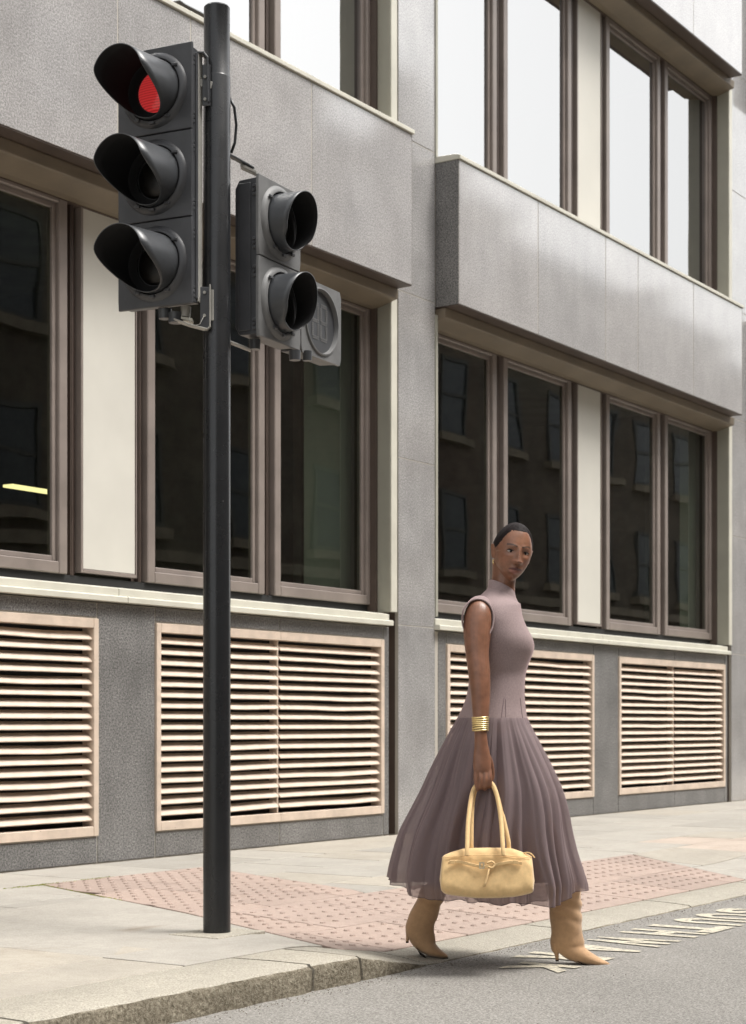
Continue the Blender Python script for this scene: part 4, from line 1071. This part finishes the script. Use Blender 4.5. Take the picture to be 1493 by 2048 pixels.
# --- boots
def suede(name, c):
    m = Mat(name, rough=.85, spec=.25); n = m.noise(60, 5, .65)
    k = m.mix(1, c, m.ramp(n, [(.3, g(.90)), (.7, g(1.07))]), 'MULTIPLY'); k = m.mix(1, k, m.ramp(m.noise(9, 4), [(.3, g(.94)), (.7, g(1.03))]), 'MULTIPLY')
    m.col(k); m.i['Sheen Weight'].default_value = .3; m.i['Sheen Roughness'].default_value = .5; m.bump(n, .12, .002, m.bump(m.noise(500, 2), .2, .0008)); return m.m
M['suede'] = suede('tan_suede', srgb(184, 148, 112)); M['heel'] = Mat('heel_leather', srgb(120, 88, 62), .5).m; M['sole'] = Mat('boot_sole', srgb(34, 26, 22), .9, .1).m
def boot(shaft, foot, heel, sole, wr):
    """shaft rows (y,xl,xr,dd,hd); foot rows (t,px,py,dd,half px,half depth); both grown into one upper"""
    b = MB()
    b.loft(vloft(shaft, shaft[0][0], shaft[-1][0], 34, 30)); b.loft(ploft(foot, 40, 26))
    t = bpy.data.objects.new('tmp_boot', b.mesh('tmp_boot', [], False)); C.objects.link(t)
    r = t.modifiers.new('r', 'REMESH'); r.mode = 'VOXEL'; r.voxel_size = .0045; r.use_smooth_shade = True
    s = t.modifiers.new('s', 'SMOOTH'); s.iterations = 4; s.factor = .6
    me = bpy.data.meshes.new_from_object(t.evaluated_get(bpy.context.evaluated_depsgraph_get())); bpy.data.objects.remove(t)
    for v in me.vertices:                    # slouch wrinkles round the ankle
        p = v.co; k = math.exp(-((p.z - wr[0]) / wr[1]) ** 2)
        d = noise.noise(Vector((p.dot(RT) * 6, p.dot(AW) * 6, p.z * 34 + p.dot(RT) * 14)))
        v.co = p + v.normal * (.0115 * k * d + .0015 * noise.noise(p * 30))
    me.name = 'boot'; me.materials.clear(); me.materials.append(M['suede'])
    for p in me.polygons: p.use_smooth = True
    o = link(bpy.data.objects.new('boot', me), PN)
    hk = MB(); hk.loft(ploft(heel, 14, 14)); hk.build('heel', M['suede'], o, smooth=True)
    x, y, dd, hw, hd = heel[-1][1:]; tip = MB(); tip.loft(ploft([(0, x, y - 1, dd, hw + .3, hd + .0005), (1, x + .2, y + 2.2, dd, hw, hd)], 2, 12)); tip.build('heel_tip', M['sole'], o)
    sb = MB(); rr = []
    for (x, y, dd, hd) in sole: c = W(x, y, dd); rr.append([c - AW * hd, c - AW * hd - UP * .0035, c + AW * hd - UP * .0035, c + AW * hd])
    sb.loft(rr); sb.build('sole', M['sole'], o, smooth=False)
    return o
boot([(1770, 1090, 1164, 0, .064), (1800, 1098, 1164, 0, .062), (1825, 1101, 1164, 0, .059), (1850, 1102, 1164, 0, .054), (1870, 1103, 1166, 0, .046), (1885, 1101, 1170, 0, .042), (1896, 1103, 1168, 0, .036), (1904, 1110, 1160, 0, .028)],
     [(0, 1112, 1876, 0, 12, .032), (.6, 1128, 1890, 0, 19, .036), (1.2, 1148, 1903, 0, 20, .040), (1.8, 1168, 1913, 0, 16, .046), (2.4, 1188, 1921, 0, 11.0, .042), (3, 1206, 1926.5, 0, 6.2, .026), (3.4, 1218, 1929.5, 0, 3.0, .010), (3.5, 1222, 1930.5, 0, 1.5, .005)],
     [(0, 1112, 1886, 0, 11, .028), (1, 1112, 1899, 0, 8.5, .021), (2, 1114, 1908, 0, 4.6, .011), (3, 1115, 1921, 0, 3.2, .0075)],
     [(1120, 1897, 0, .024), (1135, 1904, 0, .022), (1150, 1918, 0, .026), (1165, 1926, 0, .038), (1183, 1931, 0, .042), (1200, 1932, 0, .030), (1214, 1932, 0, .014), (1222, 1931.5, 0, .004)], (.22 - .09, .055))
boot([(1770, 842, 900, .11, .062), (1795, 835, 890, .11, .060), (1820, 823, 880, .11, .055), (1835, 817, 876, .11, .050), (1850, 812, 870, .11, .044), (1862, 812, 869, .11, .040), (1878, 820, 872, .11, .036), (1888, 828, 872, .11, .028)],
     [(0, 819, 1856, .11, 9, .028), (.6, 834, 1872, .11, 18, .034), (1.2, 850, 1888, .11, 19, .038), (1.8, 863, 1899, .11, 14.5, .043), (2.4, 876, 1906, .11, 9.5, .038), (3, 888, 1911, .11, 5.5, .024), (3.5, 897, 1914, .11, 2.0, .008)],
     [(0, 820, 1862, .11, 9, .024), (1, 818, 1870, .11, 6.0, .017), (2, 816, 1877, .11, 3.6, .010), (3, 815, 1884, .11, 2.8, .0075)],
     [(824, 1871, .11, .018), (832, 1890, .11, .022), (840, 1906, .11, .032), (852, 1914, .11, .040), (868, 1916.5, .11, .038), (884, 1916.5, .11, .022), (897, 1916, .11, .006)], (.27 - .09, .06))

# ------------------------------------------------------------------ handbag
BG = thing('handbag', W(975, 1797, -.33), 'butter yellow suede handbag with long handles hanging from her right hand', 'handbag')
M['bag'] = suede('butter_suede', srgb(224, 190, 138)); M['steel'] = Mat('pale_metal', srgb(225, 215, 190), .3, .5, .9).m
D0 = -.33
top = [(884, 1712), (892, 1709), (905, 1704), (927, 1697.5), (950, 1696), (976, 1695.5), (1000, 1696), (1026, 1697.5), (1042, 1703), (1062, 1711)]
bot = [(884, 1782), (892, 1788), (905, 1791), (927, 1794), (950, 1796.5), (976, 1797), (1000, 1796.5), (1026, 1794.5), (1045, 1791), (1062, 1787)]
nX, nA = 80, 40; rg = []
for i in range(nX + 1):
    u = i / nX; e = math.sqrt(max(0, 1 - (abs(2 * u - 1)) ** 34)); xm = 881 + 187.5 * u
    yt, yb2 = lin(top, xm), lin(bot, xm); ym = (yt + yb2) / 2; hh = (yb2 - yt) / 2; row = []
    for j in range(nA):
        a = 6.28318 * j / nA; s_, c_ = math.sin(a), math.cos(a)
        zz = math.copysign(abs(c_) ** .55, c_)                          # +1 top, -1 bottom
        dpth = (.030 + .042 * ((1 - zz) / 2) ** .8) * math.copysign(abs(s_) ** .5, s_)
        if zz < -.93: dpth *= .93
        flare = 1 + .03 * ((1 - zz) / 2); x = 975 + (xm - 975) * (flare if zz < .4 else 1.0) * (.985 if abs(2 * u - 1) > .97 else 1)
        p = W(x, ym - hh * zz * (.35 + .65 * e), D0 - dpth * (.25 + .75 * e))
        nz = noise.noise(Vector((u * 5, zz * 2.2, 1.3))) + .6 * noise.noise(Vector((u * 9 + zz * 2, zz * 3, 7)))
        row.append(p - AW * .006 * nz * (1 if s_ > 0 else -1) * e)
    rg.append(row)
MB().loft(rg).build('bag_body', M['bag'], BG, smooth=True)
def hand(pts, r, nm='handle'):
    ks = [(i, *p) for i, p in enumerate(pts)]; n = (len(pts) - 1) * 8; q = [W(*spl(ks, i / 8)) for i in range(n + 1)]
    MB().tube(q, r, 12).build(nm, M['bag'], BG, smooth=True)
hand([(934, 1712, -.392), (935, 1695, -.382), (937, 1644, -.325), (942.5, 1600, -.275), (949, 1577, -.256), (962, 1566, -.253), (975, 1562, -.254), (987, 1572, -.262), (996.5, 1600, -.285), (1003, 1644, -.325), (1006.5, 1695, -.382), (1007, 1712, -.392)], .0088)
hand([(944, 1700, -.300), (943.5, 1680, -.296), (944.5, 1630, -.270), (947, 1600, -.252), (953, 1577, -.241), (963, 1567, -.238), (976, 1563, -.238), (988, 1573, -.240), (999, 1605, -.250), (1008, 1640, -.272), (1017, 1680, -.296), (1018.5, 1700, -.300)], .0085)
def strap(pts, wid, nm, mat='bag', th=.008, off=-.0):
    b = MB(); rr = []
    for (x, y, dd) in pts:
        c = W(x, y, dd); rr.append([c + UP * wid / 2 + AW * th / 2, c + UP * wid / 2 - AW * th / 2, c - UP * wid / 2 - AW * th / 2, c - UP * wid / 2 + AW * th / 2])
    b.loft(rr); return b.build(nm, M[mat], BG, .001)
def fy(y): return D0 - .030 - .042 * clamp((y - 1697) / 100 * 1.0) ** .8 - .009
strap([(897, 1726, fy(1726)), (915, 1723.5, fy(1724)), (935, 1727, fy(1727)), (958, 1733, fy(1733)), (972, 1734, fy(1734) - .002)], .011, 'strap')
strap([(972, 1733, fy(1734) - .003), (985, 1732, fy(1732)), (1000, 1728, fy(1728)), (1020, 1724.5, fy(1725)), (1045, 1727, fy(1727))], .011, 'strap')
for x in (905, 1032): strap([(x - 5, 1724.5, fy(1724) - .004), (x + 5, 1724.5, fy(1724) - .004)], .014, 'belt_loop')
hand([(975, 1727, fy(1727) - .004), (984, 1724, fy(1725) - .006), (990, 1729, fy(1729) - .006), (985, 1736, fy(1736) - .006), (977, 1734, fy(1734) - .004)], .0042, 'knot')
b = MB(); b.tube([W(979, 1738, fy(1738) - .004), W(976, 1752, fy(1752) - .002), W(972, 1765, fy(1765) - .002), W(968, 1774, fy(1774) - .002)], [.0042, .0036, .0034, .0048], 8); b.build('strap_end', M['bag'], BG, smooth=True)
b = MB()
for (xa, xc, ya, yc) in ((959, 962, 1725, 1738), (967, 969.5, 1725, 1738), (962, 967, 1725, 1727.5), (962, 967, 1735.5, 1738)):
    p, q = W(xa, ya, fy(1731) - .006), W(xc, yc, fy(1731) - .006); vs = []
    for dd in (-.002, .002):
        for (x, y) in ((xa, ya), (xc, ya), (xc, yc), (xa, yc)): vs.append(W(x, y, fy(1731) - .006 + dd))
    b.add(vs, [(0, 1, 2, 3), (7, 6, 5, 4), (0, 4, 5, 1), (1, 5, 6, 2), (2, 6, 7, 3), (3, 7, 4, 0)])
b.build('buckle', M['steel'], BG)
hand([(1047, 1707, -.345), (1056, 1705.5, -.35), (1064, 1709, -.35), (1070, 1716, -.35)], .0026, 'zip_pull')

b = MB(); b.tube([W(884 + 178 * k / 20, 1716 - 5.5 * math.sin(math.pi * k / 20), fy(1714) + .004 + .012 * abs(k / 10 - 1) ** 3) for k in range(21)], .0016, 5); b.build('seam', M['bag'], BG, smooth=True)
